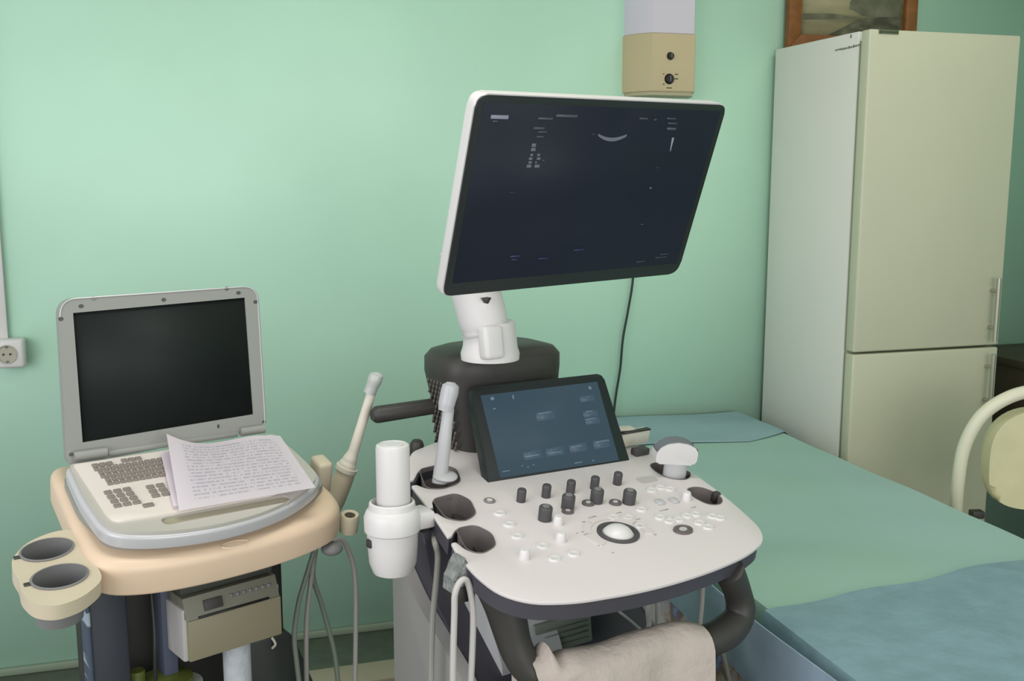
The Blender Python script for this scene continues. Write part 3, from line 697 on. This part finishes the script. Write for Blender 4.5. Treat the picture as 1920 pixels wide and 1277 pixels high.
# gel holder
GX = at(M0, 738, 945, .2, 1); gx, gy = GX.x, .2
b = B(); lathe(b, [(0, .905), (.018, .906), (.034, .914), (.0405, .932), (.0425, .96), (.0435, .985)], (gx - .003, gy, 0), 40); hb0 = obj('gel_cup', b, WHITE, us, F=M0, label='white round bowl of the gel holder')
b = B(); lathe(b, [(.0435, .985), (.0475, .988), (.048, 1.012), (.044, 1.022), (.040, 1.026), (.0385, 1.036), (.035, 1.038), (.032, 1.030), (.031, 1.0), (0, 1.0)], (gx - .003, gy, 0), 40); obj('gel_collar', b, WHITE, us, F=M0)
q = at(M0, 785, 972, .2, 1); b = B(); box(b, (gx + .042, gy - .002, 1.0), (.05, .05, .03), .006); obj('collar_bracket', b, WHITE, us, F=M0)
b = B(); tube(b, [(gx + .055, gy, .985), (gx + .085, gy + .03, .975), (gx + .13, gy + .08, .965)], .014, 12); obj('holder_arm', b, CHAR, us, F=M0)
q = at(M0, 689, 1020, .2, 1); b = B(); box(b, (q.x + .003, gy, q.z), (.006, .014, .014), .002); obj('cup_clip', b, CHAR, us, F=M0)
bt = empty('gel_bottle', M0 @ Matrix.Translation((gx, gy, 1.002)), 'white cylindrical gel bottle standing in the round white holder', 'bottle')
b = B(); lathe(b, [(0, 0), (.0275, .0), (.0285, .004), (.0285, .1275), (.0275, .1325), (.0245, .1345), (.0235, .1325), (0, .1325)], (0, 0, 0), 40); obj('body', b, WHITE, bt)
b = B(); lathe(b, [(0, .1345), (.017, .1345), (.0185, .1325), (0, .1325)], (0, 0, 0), 32); obj('base_rim', b, WHITE, bt)

# ------------------------------------------------------------------ left probe (in the top left holder)
Fp = K
pb = empty('endocavity_probe', M0 @ Matrix.Translation(at(K, 826, 893, .0)).to_4x4() if False else K @ Matrix.Translation(at(K, 828, 895, 0)), 'slim white probe with swollen tip standing in the rear left console holder', 'ultrasound probe')
yy = (M0.inverted() @ (K @ at(K, 828, 893, .01))).y
P = [at(M0, *p, yy, 1) for p in ((824, 905), (826, 888), (832, 840), (838, 790), (841, 765))]
b = B(); tube(b, P, [.014, .0135, .0125, .011, .0105], 20); obj('shaft', b, LGREY, pb, F=M0)
P = [at(M0, *p, yy, 1) for p in ((835, 770), (838, 755), (843, 735), (845, 724), (846, 717))]
b = B(); tube(b, P, [.0135, .0155, .0165, .0155, .008], 20); obj('tip_cover', b, mat('milky_cover', (180, 180, 184), .35), pb, F=M0)
q = at(K, 835, 893, .012); b = B(); ball(b, (q.x, q.y, .012), .023, (1, .95, .32)); obj('handle_end', b, LGREY, pb, F=K)
cb_ = [(815, 1012, .22), (821, 1040, .2), (818, 1090, .18), (812, 1150, .16), (809, 1220, .15), (808, 1300, .15)]
pts = [at(M0, x_, y_, -.262, 0) for x_, y_, _ in cb_]
b = B(); q = M0.inverted() @ (K @ Vector((-.19, .29, -.07))); tube(b, [q] + pts, [.0045] + [.0055] * 6, 10); obj('cable', b, CABLE, pb, F=M0, label='grey cable hanging down the left side')

# looped cable on hook
hk = at(M0, 866, 1078, -.0, 1)
b = B(); fh = [at(M0, x_, y_, .02, 1) for x_, y_ in ((846, 1112), (848, 1086), (862, 1066), (866, 1046), (872, 1046), (875, 1066), (888, 1078), (886, 1098), (868, 1092), (858, 1100))]
prism(b, [(p_.x, p_.z) for p_ in fh], .015, .05, plane='xz', bev=.004); obj('hook_cover', b, PLBAG, us, F=M0, label='crumpled grey plastic over the cable hook')
b = B(); p_ = at(M0, 866, 1108, .03, 1); box(b, (p_.x, .035, p_.z), (.035, .04, .03), .005); obj('cable_hook', b, CHAR, us, F=M0)
lc = [at(M0, x_, y_, .0, 1) for x_, y_ in ((849, 1300), (850, 1220), (852, 1150), (853, 1115), (862, 1092), (874, 1088), (882, 1110), (887, 1150), (886, 1210), (882, 1300))]
b = B(); tube(b, lc, .0052, 10); tag(obj('probe_cable', b, CABLEW), 'pale grey cable looped over the hook under the left console corner', 'cable')
bpy.data.objects['probe_cable'].matrix_basis = M0

# ------------------------------------------------------------------ right convex probe
rp = empty('convex_probe', K @ Matrix.Translation((.255, .16, 0)), 'white curved probe with grey lens standing in the rear right console holder', 'ultrasound probe')
RP = K @ Matrix.Translation((.254, .150, -.008)) @ Matrix.Rotation(R_(-24), 4, 'Z')
b = B(); lathe(b, [(0, -.06), (.012, -.06), (.017, -.03), (.021, 0), (.021, .02), (.021, .034), (.021, .044), (0, .046)], (.006, 0, 0), 28, sx=1.12, sy=.72); obj('handle', b, LGREY, rp, F=RP)
hp = [(-.038, .038), (.034, .036), (.041, .044), (.0415, .062), (.036, .072), (.020, .0795), (0, .082), (-.020, .079), (-.034, .071), (-.0415, .060), (-.042, .044)]
b = B(); prism(b, rnd(hp, .004), -.0165, .0165, plane='xz', bev=.0035, seg=3); obj('head', b, WHITE, rp, F=RP)
ln = [(.0412, .063), (.036, .0715), (.020, .079), (0, .0815), (-.020, .0785), (-.034, .0705), (-.0412, .060), (-.0395, .0665), (-.032, .0740), (-.018, .0818), (0, .0848), (.018, .0823), (.032, .0758), (.039, .0685)]
b = B(); prism(b, rnd(ln, .002), -.0135, .0135, plane='xz', bev=.003); obj('lens', b, mat('grey_rubber_lens', (108, 112, 118), .5), rp, F=RP, label='grey rubber lens')
b = B(); s1 = M0.inverted() @ (RP @ Vector((0, 0, -.06)))
tube(b, [s1, s1 + Vector((-.02, -.03, -.05)), at(M0, 1217, 1120, .08, 1), at(M0, 1217, 1170, .08, 1), at(M0, 1216, 1215, .08, 1), at(M0, 1216, 1300, .08, 1)], [.006] + [.0052] * 5, 10); obj('cable', b, CABLEW, rp, F=M0)
b = B(); tube(b, [at(M0, 1233, y_, .085, 1) for y_ in (1090, 1130, 1180, 1225, 1300)], .0048, 10); o_ = tag(obj('probe_cable', b, CABLEW), 'pale cable running down just right of the console centre behind the towel', 'cable'); o_.matrix_basis = M0
for k_, (a_, c_, lab) in enumerate((((1318, 1085), [(1316, 1130), (1312, 1190), (1326, 1215), (1333, 1250), (1337, 1300)], 'grey cable seen through the right handle gap'), ((1352, 1190), [(1354, 1215), (1362, 1250), (1374, 1300)], 'short grey cable below the right end of the handle'))):
    b = B(); tube(b, [at(M0, x_, y_, .13, 1) for x_, y_ in [a_] + c_], .0052, 10); o_ = tag(obj('probe_cable', b, CABLE), lab, 'cable'); o_.matrix_basis = M0

# small cream box at the rear right of the console
q = at(K, 1200, 838, .004)
bxo = empty('small_box', K @ Matrix.Translation((q.x, q.y, 0)), 'small cream box with dark lid edge behind the touch screen', 'box')
b = B(); box(b, (-.006, .02, .019), (.074, .022, .030), .003); obj('body', b, WARMW, bxo)
b = B(); box(b, (-.006, .014, .0350), (.074, .012, .0022)); obj('lid_edge', b, CHAR, bxo)
b = B(); box(b, (-.024, .026, .0385), (.040, .018, .005), .001, rot=Matrix.Rotation(R_(5), 4, 'Y')); obj('lid', b, WARMW, bxo)
q = at(K, 1203, 846, .006); b = B(); box(b, (q.x - .004, q.y, .007), (.036, .02, .014), .003); obj('rear_connector', b, DGREY, us, F=K)

# towel on the handle
hs_ = [HPTS[i] for i in (4, 5, 6, 7)] + [at(M0, 982, 1262, .80, 2)]
cp = crom(hs_, 10)
def tw(u, v):
    s = .02 + u * .97; f_ = s * (len(cp) - 1); i = min(int(f_), len(cp) - 2); p_ = cp[i].lerp(cp[i + 1], f_ - i)
    r = .036 + .002 * math.sin(u * 19); L = v * 2.0
    ofy = .003 * math.sin(u * 14) + .0015 * math.sin(u * 31 + 2)
    bulge = .012 * math.exp(-((u - .22) / .14) ** 2) - .004 + .020 * max(0, 1 - abs(u - .86) / .05) - .006 * math.exp(-((u - .78) / .04) ** 2)
    if v < .25: return (p_.x, p_.y + r + ofy * .5, p_.z - (.25 - v) / .25 * .10)
    if v < .5:
        a = (v - .25) / .25 * math.pi; return (p_.x, p_.y + r * math.cos(a) + ofy * .3, p_.z + (r + bulge) * math.sin(a) + .001 * math.sin(u * 23))
    k = (v - .5) / .5
    return (p_.x + .01 * math.sin(u * 9) * k, p_.y - r - ofy * (1 + 2 * k) - .012 * k, p_.z - .26 * k)
b = B(); sheet(b, tw, 70, 40, .003); o_ = tag(obj('towel', b, TOWEL, ang=80), 'cream cloth towel folded over the front handle of the ultrasound machine', 'towel'); o_.matrix_basis = M0

# ------------------------------------------------------------------ the laptop cart on the left
LP = fr((-.071, 1.969, 1.086), 18.8, 14)
CP = fr((-.071, 1.969, 0), 18.8)
cart = empty('equipment_cart', CP, 'beige topped cart with cup holders and printer carrying the laptop ultrasound', 'cart')
def opx(pts, w_):
    return [at(LP, x_, y_, w_) for x_, y_ in pts]
fb = opx([(177, 1122), (275, 1119), (370, 1102), (470, 1077), (570, 1046), (647, 1006)], -.108)
to = rnd([(-.200, .085, .02), (fb[0].x - .004, fb[0].y + .10, .05)] + [(p_.x, p_.y, .045) for p_ in fb] + [(fb[-1].x + .004, fb[-1].y + .09, .045), (.236, -.1, .05), (.222, .07, .03)], .03)
b = B(); slab(b, to, -.108, -.046, .006, .020); obj('tray', b, BEIGE, cart, F=LP, label='beige rounded tray')
q = at(LP, 440, 1024, -.05)
b = B(); lathe(b, [(.022, 0), (.023, .0015), (.024, 0)], (q.x, q.y, -.0465), 32, Matrix(), sy=.4); obj('badge', b, BEIGE, cart, F=LP)
# double holder on the left
ho = [at(LP, *p, -.075) for p in ((170, 1110), (110, 1130), (60, 1133), (34, 1108), (30, 1080), (22, 1062), (40, 1035), (85, 1010), (130, 998), (150, 1003))]
hpoly = rnd([(p_.x, p_.y) for p_ in ho] , .02, 4)
hc = [at(LP, 93, 1034, -.06), at(LP, 105, 1076, -.06)]
def ell(cx_, cy_, a_, c_, rot=0, n=32):
    return [(cx_ + a_ * math.cos(t) * math.cos(rot) - c_ * math.sin(t) * math.sin(rot), cy_ + a_ * math.cos(t) * math.sin(rot) + c_ * math.sin(t) * math.cos(rot)) for t in [2 * math.pi * i / n for i in range(n)]]
hx = [(-.205, -.13), (-.245, -.125), (-.29, -.145), (-.318, -.185), (-.322, -.215), (-.318, -.245), (-.322, -.275), (-.312, -.315), (-.285, -.333), (-.245, -.325), (-.205, -.29)]
hx = [(x_ + .010, y_ + .006) for x_, y_ in hx]
e1h = ell(-.254, -.172, .040, .030, R_(10)); e2h = ell(-.253, -.254, .041, .031, R_(5))
b = B(); prism(b, rnd(hx, .02, 4), -.086, -.060, holes=[e1h, e2h]); hd = obj('cup_holder', b, BEIGE2, cart, F=LP, label='beige double cup holder on the left side')
for eh in (e1h, e2h):
    b = B(); lo = shrink(eh, .8); n = len(eh)
    r0 = [b.verts.new((x_, y_, -.058)) for x_, y_ in shrink(eh, 1.06)]; r1 = [b.verts.new((x_, y_, -.057)) for x_, y_ in shrink(eh, .97)]; r2 = [b.verts.new((x_, y_, -.135)) for x_, y_ in lo]
    for A_, B_ in ((r0, r1), (r1, r2)):
        for k in range(n): b.faces.new((A_[k], A_[(k + 1) % n], B_[(k + 1) % n], B_[k]))
    b.faces.new(r2); bmesh.ops.recalc_face_normals(b, faces=b.faces[:]); bmesh.ops.solidify(b, geom=b.faces[:], thickness=-.002)
    obj('cup_insert', b, MGREY, hd, F=LP, label='grey rubber cup insert')
    b = B(); box(b, (eh[16][0] - .005, eh[16][1] + .001, -.0595), (.012, .008, .0026)); obj('cable_slot', b, CHAR, hd, F=LP)
# right side holder pieces
q = at(LP, 602, 878, -.03); b = B(); box(b, (q.x, q.y, -.045), (.03, .045, .07), .008, 3); obj('probe_bracket', b, BEIGE2, cart, F=LP)
q = at(LP, 655, 978, -.09); b = B(); lathe(b, [(.010, -.02), (.017, -.02), (.018, .012), (.016, .016), (.010, .014)], (q.x, q.y, -.09), 24); obj('hook_ring', b, BEIGE2, cart, F=LP)
q = at(LP, 623, 1024, -.12); b = B(); ball(b, (q.x, q.y, -.125), .017, (1.2, 1, .7)); obj('cable_guide', b, MGREY, cart, F=LP)
# column and under structure (cart frame CP, vertical)
def cpx(px, py, y): return at(CP, px, py, y, 1)
a0 = cpx(166, 1150, -.16); a1 = cpx(240, 1150, -.16)
b = B(); box(b, ((a0.x + a1.x) / 2, -.13, .53), (a1.x - a0.x, .06, .80), .006); colm = obj('column', b, NAVY, cart, F=CP, label='navy upright')
b = B(); box(b, (a0.x - .001, -.14, .53), (.006, .045, .79), .002); obj('patterned_edge', b, MESHP, colm, F=CP)
b = B(); box(b, (.01, .03, .60), (.36, .14, .80), .01); obj('rear_cover', b, mat('near_black_cover', (34, 34, 30), .6, noise=.3, nscale=12), cart, F=CP)
a0 = cpx(308, 1150, -.16); a1 = cpx(337, 1150, -.16)
b = B(); box(b, ((a0.x + a1.x) / 2, -.12, .73), (a1.x - a0.x, .04, .45), .004); obj('support', b, BLUE, cart, F=CP, label='dull blue upright')
b = B(); box(b, (.0, -.08, .95), (.34, .24, .04), .004); obj('tray_bracket', b, CHAR, cart, F=CP)
b = B(); prism(b, rrect(-.22, -.22, .22, .2, .04), .42, .45, bev=.006); obj('shelf', b, CHAR, cart, F=CP)
b = B(); prism(b, rrect(-.24, -.26, .24, .24, .05), .07, .14, bev=.01); obj('base', b, BEIGE2, cart, F=CP)
b = B(); box(b, (0, .05, .29), (.2, .12, .32)); obj('lower_column', b, NAVY, cart, F=CP)
for x in (-.2, .2):
    for y in (-.21, .2):
        b = B(); lathe(b, [(0, -.014), (.035, -.014), (.04, -.006), (.04, .006), (.035, .014), (0, .014)], (x, y, .041), 20, Matrix.Rotation(R_(90), 4, 'Y')); obj('caster', b, CHAR, cart, F=CP)
# right dark flank
fl = [cpx(*p, -.05) for p in ((468, 1208), (535, 1182), (552, 1195), (610, 1330), (590, 1420), (468, 1420))]
b = B(); prism(b, [(p_.x, p_.z) for p_ in fl], -.05, .03, plane='xz', bev=.003); fk = obj('side_flank', b, mat('dark_green_grey', (44, 50, 46), .5), cart, F=CP)
q = cpx(512, 1208, -.06); b = B(); tube(b, [(q.x, -.055, q.z + .012), (q.x + .004, -.062, q.z), (q.x, -.055, q.z - .010)], .0025, 8); obj('latch', b, WARMW, fk, F=CP)
# printer
PF = fr((-.071, 1.969, 0), 24)
c = [at(PF, *p, -.20, 1) for p in ((348, 1244), (530, 1185), (520, 1098), (338, 1143))]
xL = (c[0].x + c[3].x) / 2; xR = (c[1].x + c[2].x) / 2; zB = (c[0].z + c[1].z) / 2; zT = (c[2].z + c[3].z) / 2
pr = empty('thermal_printer', PF @ Matrix.Translation(((xL + xR) / 2, -.14, zB)), 'boxy beige printer mounted under the laptop cart tray', 'printer')
wd, ht = xR - xL, zT - zB
b = B(); box(b, (0, 0, ht / 2), (wd, .12, ht), .004); pb_ = obj('housing', b, mat('pale_printer_case', (172, 170, 168), .5), pr)
b = B(); box(b, (.003, -.062, ht * .40), (wd - .008, .012, ht * .78), .003); obj('drawer_front', b, PRINT, pr)
b = B(); prism(b, [(-.068, ht * .80), (-.054, ht * 1.18), (.02, ht * 1.18), (.02, ht * .80)], -wd / 2 + .004, wd / 2 - .003, plane='yz', bev=.003); cp_ = obj('control_strip', b, mat('olive_grey_strip', (112, 112, 98), .5), pr)
Fq = MW[pr.name]
b = B(); box(b, (-wd / 2 + .055, -.0635, ht * .99), (.034, .004, .018), .001, rot=Matrix.Rotation(R_(-17), 4, 'X')); obj('small_display', b, CHAR, cp_, F=Fq)
b = B(); box(b, (.0, -.069, ht * .82), (wd * .72, .004, .003)); obj('paper_slot', b, BLACK, cp_, F=Fq)
b = B()
for i in range(7): box(b, (-wd / 2 + .09 + i * .012, -.060, ht * 1.03), (.007, .004, .006), rot=Matrix.Rotation(R_(-17), 4, 'X'))
obj('control_button', b, MGREY, cp_, F=Fq)
b = B(); box(b, (.0, .0, ht * 1.18 + .024), (wd - .01, .09, .045), .003); obj('mounting_bracket', b, mat('dark_grey_bracket', (66, 68, 62), .5), pr)
# things on the cart's shelf
def shelf_item(name, px, py, y, r, prof_fn, m, label, cat):
    q = cpx(px, py, y); return q
q = cpx(345, 1262, -.14)
o1 = empty('wipes_tub', CP @ Matrix.Translation((q.x - .01, -.13, .45)), 'round white tub with green lid on the cart shelf under the printer', 'tub')
hh = q.z - .45
b = B(); lathe(b, [(0, 0), (.042, 0), (.044, .01), (.044, hh - .02), (0, hh - .02)], (0, 0, 0), 32); obj('body', b, mat('tub_white', (196, 200, 190), .5, noise=.2, nscale=30), o1)
b = B(); lathe(b, [(0, hh + .004), (.02, hh + .004), (.045, hh - .004), (.046, hh - .018), (0, hh - .018)], (-.018, 0, 0), 32); obj('lid', b, GREENL, o1, label='green lid')
q = cpx(265, 1275, -.10)
o2 = empty('spray_bottle', CP @ Matrix.Translation((q.x - .012, -.12, .45)), 'pale green translucent bottle on the cart shelf beside the navy upright', 'bottle')
hh = q.z - .45
b = B(); lathe(b, [(0, 0), (.028, 0), (.03, .01), (.03, hh - .05), (.025, hh - .02), (.014, hh - .005), (.014, hh), (0, hh)], (0, 0, 0), 28); obj('body', b, PGREEN, o2)
b = B(); lathe(b, [(0, hh + .03), (.013, hh + .03), (.014, hh + .028), (.014, hh - .002), (0, hh - .002)], (0, 0, 0), 20); obj('cap', b, GREENL, o2)
q = cpx(438, 1215, -.15)
o3 = empty('paper_roll', CP @ Matrix.Translation((q.x, -.165, .45)), 'upright white roll of paper on the cart shelf below the printer', 'paper roll')
hh = q.z - .45 + .03
b = B(); lathe(b, [(.008, 0), (.024, 0), (.0245, .003), (.0245, hh - .003), (.024, hh), (.008, hh)], (0, 0, 0), 28); obj('roll', b, PAPROLL, o3)
b = B(); lathe(b, [(.006, .001), (.008, .001), (.008, hh - .001), (.006, hh - .001)], (0, 0, 0), 20); obj('core', b, KHAKI, o3)
b = B(); q0 = cpx(286, 1130, -.2); tube(b, [cpx(284, 1110, -.17), cpx(290, 1180, -.19), cpx(291, 1230, -.2), cpx(292, 1320, -.2)], .0035, 8); tag(obj('electric_cord', b, BLACK), 'thin black cord hanging under the tray left of the blue upright', 'cord').matrix_basis = CP
for pts_, m_, lab in (
    ([(612, 1020), (640, 1012), (658, 1045), (666, 1090), (667, 1180), (665, 1320)], CABLE, 'rightmost grey cable curving down from the cart'),
    ([(588, 1035), (576, 1075), (560, 1130), (552, 1190), (556, 1240), (566, 1320)], CABLED, 'leftmost grey-green cable hanging under the right of the cart tray'),
    ([(590, 1030), (584, 1080), (576, 1150), (574, 1220), (576, 1320)], CABLE, 'second grey cable from the left under the right of the cart tray'),
    ([(592, 1030), (587, 1080), (602, 1130), (616, 1180), (628, 1230), (638, 1320)], CABLED, 'grey cable slanting right between the other cart cables')):
    dy = {0: -.12, 1: -.13, 2: -.11, 3: -.09}[['rightmost', 'leftmost', 'second', 'grey'].index(lab.split()[0])]
    b = B(); tube(b, [cpx(x_, y_, dy) for x_, y_ in pts_], .0048, 10); tag(obj('probe_cable', b, m_), lab, 'cable').matrix_basis = CP

# probe resting in the cart's right holder
vp = empty('cart_probe', LP @ Matrix.Translation(at(LP, 640, 930, -.06, 1)), 'beige handled slim probe leaning in the holder right of the laptop cart', 'ultrasound probe')
P = [at(LP, *p, -.06, 1) for p in ((618, 962), (628, 935), (640, 905), (650, 880))]
b = B(); tube(b, P, [.019, .022, .0215, .020], 24); obj('handle', b, BEIGE2, vp, F=LP)
P = [at(LP, *p, -.06, 1) for p in ((649, 879), (652, 871), (656, 862), (664, 842), (680, 790), (697, 735))]
b = B(); tube(b, P, [.0205, .0185, .015, .0105, .0098, .0095], 20); obj('shaft', b, WARMW, vp, F=LP)
P = [at(LP, *p, -.06, 1) for p in ((693, 737), (697, 727), (703, 712), (707, 703), (708, 699))]
b = B(); tube(b, P, [.0125, .0125, .0145, .013, .006], 20); obj('tip_cover', b, mat('milky_cover_grey', (176, 180, 176), .35), vp, F=LP)
P = [at(LP, *p, -.06, 1) for p in ((648, 882), (651, 875))]
b = B(); tube(b, P, [.0225, .0225], 24, smooth=False); obj('collar', b, WARMW, vp, F=LP)

# ------------------------------------------------------------------ laptop ultrasound
lap = empty('laptop_ultrasound', LP, 'grey laptop-style ultrasound with dark open screen on the beige cart', 'laptop')
def around(pts, w_, k=0.0):
    P_ = opx(pts, w_)
    return rnd([(-.190, .0, .01)] + [(-.194, -.12, .03)] + [(p_.x, p_.y, .03) for p_ in P_] + [(.214, -.10, .05), (.203, .0, .01)], .02)
bo = around([(183, 992), (200, 1004), (230, 1010), (280, 1011), (336, 1007), (411, 996), (486, 976), (542, 953), (583, 927), (606, 900)], -.010)
bb = around([(176, 1000), (196, 1024), (235, 1031), (290, 1029), (345, 1023), (420, 1010), (495, 988), (550, 964), (592, 936), (610, 912)], -.044)
b = B(); prism(b, bb, -.0455, -.030); obj('base_bottom', b, LGRY, lap, label='grey lower shell')
b = B(); slab(b, bo, -.031, -.006, .004, .007); obj('base_rim', b, SILV, lap, label='silver curved rim')
gp = rrect(-.095, -.258, .125, -.234, .012)
b = B(); prism(b, shrink(bo, .955), -.006, .0, holes=[gp], bev=0); obj('palm_rest', b, PALM, lap)
kp = rnd([(-.178, -.018, .004), (-.170, -.2, .01), (-.163, -.226, .018), (-.06, -.232, .01), (.10, -.232, .01), (.165, -.2, .02), (.185, -.018, .004)], .01)
b = B(); prism(b, kp, -.001, .0035, bev=.001); kb = obj('keyboard_plate', b, KEYB, lap, label='cream keyboard plate')
b = B(); prism(b, shrink(gp, .98), -.0059, -.004); obj('handle_recess', b, mat('olive_recess', (158, 154, 132), .6), lap)
kpro = None
def key(u, v, sx_=1.0, m=None):
    global kpro
    F_ = LP @ Matrix.Translation((u, v, .0035))
    if kpro is None:
        b = B(); box(b, (0, 0, .0012), (.0088, .0105, .0034), .001); kpro = obj('key', b, KEYG, kb, F=F_)
        return kpro
    k = dup(kpro, F_ @ Matrix.Diagonal((sx_, 1, 1, 1)), kb, m); return k
for r_ in range(5):
    n_ = 11
    for i in range(n_): key(-.147 + .002 * r_ + i * .0108 + .002 * (r_ % 2), -.050 - r_ * .0138)
for i in range(3): key(-.146 + i * .012, -.036, 1.2)
for i in range(3): key(-.096 + i * .012, -.034, 1.2)
for r_ in range(4):
    for i in range(3): key(-.150 + .001 * r_ + i * .0155, -.134 - r_ * .0155, 1.4)
for r_ in range(3):
    for i in range(2): key(-.082 + i * .017, -.139 - r_ * .0155, 1.5)
key(-.102, -.196, 2.0); key(-.052, -.186, 1.6); key(-.036, -.186, 1.4)
# lid
LF = fr((-.071, 1.969, 1.086), 18.8, -3.1)
oc = [at(LF, *p, 0, 1) for p in ((126, 876), (500, 800), (484, 536), (108, 562))]
lo_ = rnd([(oc[0].x, oc[0].z, .018), (oc[1].x, oc[1].z, .018), (oc[2].x, oc[2].z, .03), (oc[3].x, oc[3].z, .03)], .03, 7)
ic = [at(LF, *p, 0, 1) for p in ((155, 830), (475, 777), (459, 558), (137, 587))]
inn = [(p_.x, p_.z) for p_ in ic]
b = B(); prism(b, lo_, .0, .022, holes=[inn], plane='xz'); lid = obj('lid', b, LGRY, lap, F=LF, label='grey raised lid around the screen')
b = B(); prism(b, shrink(lo_, .98), .0221, .03, plane='xz', bev=.004); obj('lid_back', b, LGRY, lap, F=LF)
b = B(); prism(b, shrink(inn, 1.002), .003, .021, plane='xz'); obj('screen', b, LCD, lid, F=LF, label='dark switched-off screen')
b = B(); tube(b, [(x_ * 1.001, -.0005, z_) for x_, z_ in [(p[0] * .985, p[1]) for p in lo_[10:44]]], .0012, 6, smooth=False); obj('lid_trim', b, SILV, lid, F=LF)
for px, py in ((114, 598), (479, 566), (134, 852), (495, 791), (176, 559), (425, 541), (307, 562), (152, 574), (447, 549)):
    q = at(LF, px, py, 0, 1); b = B(); lathe(b, [(0, .0012), (.0028, .0012), (.0034, 0), (0, 0)], (q.x, 0, q.z), 12, rotx, sx=1.3); obj('bumper', b, DGREY if py > 560 or px > 400 else MGREY, lid, F=LF)
q = at(LF, 409, 799, 0, 1); b = B(); box(b, (q.x, -.0008, q.z), (.003, .0016, .006)); obj('indicator', b, CHAR, lid, F=LF)
for x0_, x1_ in ((-.173, -.118), (.128, .176)):
    b = B(); tube(b, [(x0_, -.006, .010), (x1_, -.006, .010)], .0085, 16, smooth=False); obj('hinge', b, LGRY, lap, F=fr((-.071, 1.969, 1.086), 18.8))
b = B(); box(b, (.004, .0, .006), (.24, .014, .010), .003); obj('hinge_cover', b, LGRY, lap, F=fr((-.071, 1.969, 1.086), 18.8))

# papers on the keyboard
def page(name, c4_, curl, th, lab, par=None):
    """c4_: corners TL, TR, BR, BL as photo points with heights above the keyboard"""
    P4 = [at(LP, x_, y_, z_) for x_, y_, z_ in c4_]
    def f(u, v):
        t = P4[0].lerp(P4[1], u); s_ = P4[3].lerp(P4[2], u); p_ = t.lerp(s_, v)
        w_ = curl(u, v); p_ = Vector((p_.x, p_.y, p_.z + w_)); return p_
    b = B(); nu, nv = 36, 28
    g = [[b.verts.new(f(i / nu, j / nv)) for j in range(nv + 1)] for i in range(nu + 1)]
    uvl = b.loops.layers.uv.new('UVMap')
    for i in range(nu):
        for j in range(nv):
            fc = b.faces.new((g[i][j], g[i][j + 1], g[i + 1][j + 1], g[i + 1][j]))
            for lo2, (a_, c_) in zip(fc.loops, ((i, j), (i, j + 1), (i + 1, j + 1), (i + 1, j))): lo2[uvl].uv = (a_ / nu, 1 - c_ / nv)
    bmesh.ops.solidify(b, geom=b.faces[:], thickness=-.0006)
    o = obj(name, b, PAPER); o.matrix_basis = LP
    return tag(o, lab, 'paper', 'papers on the laptop keyboard')
page('paper_sheet', [(301, 848, .012), (500, 822, .010), (560, 900, .010), (325, 950, .011)], lambda u, v: 0, 1, 'lower sheet of white paper, only its left edge showing beside the keys')
page('paper_sheet', [(312, 813, .046), (525, 817, .018), (592, 914, .016), (336, 958, .0155)], lambda u, v: -.018 * (1 - v) ** 2 * math.sin(math.pi * min(1, u * 1.25)) * (1 - u) * 1.6, 1, 'upper white sheet covered with printed lines, its far left corner curling up')
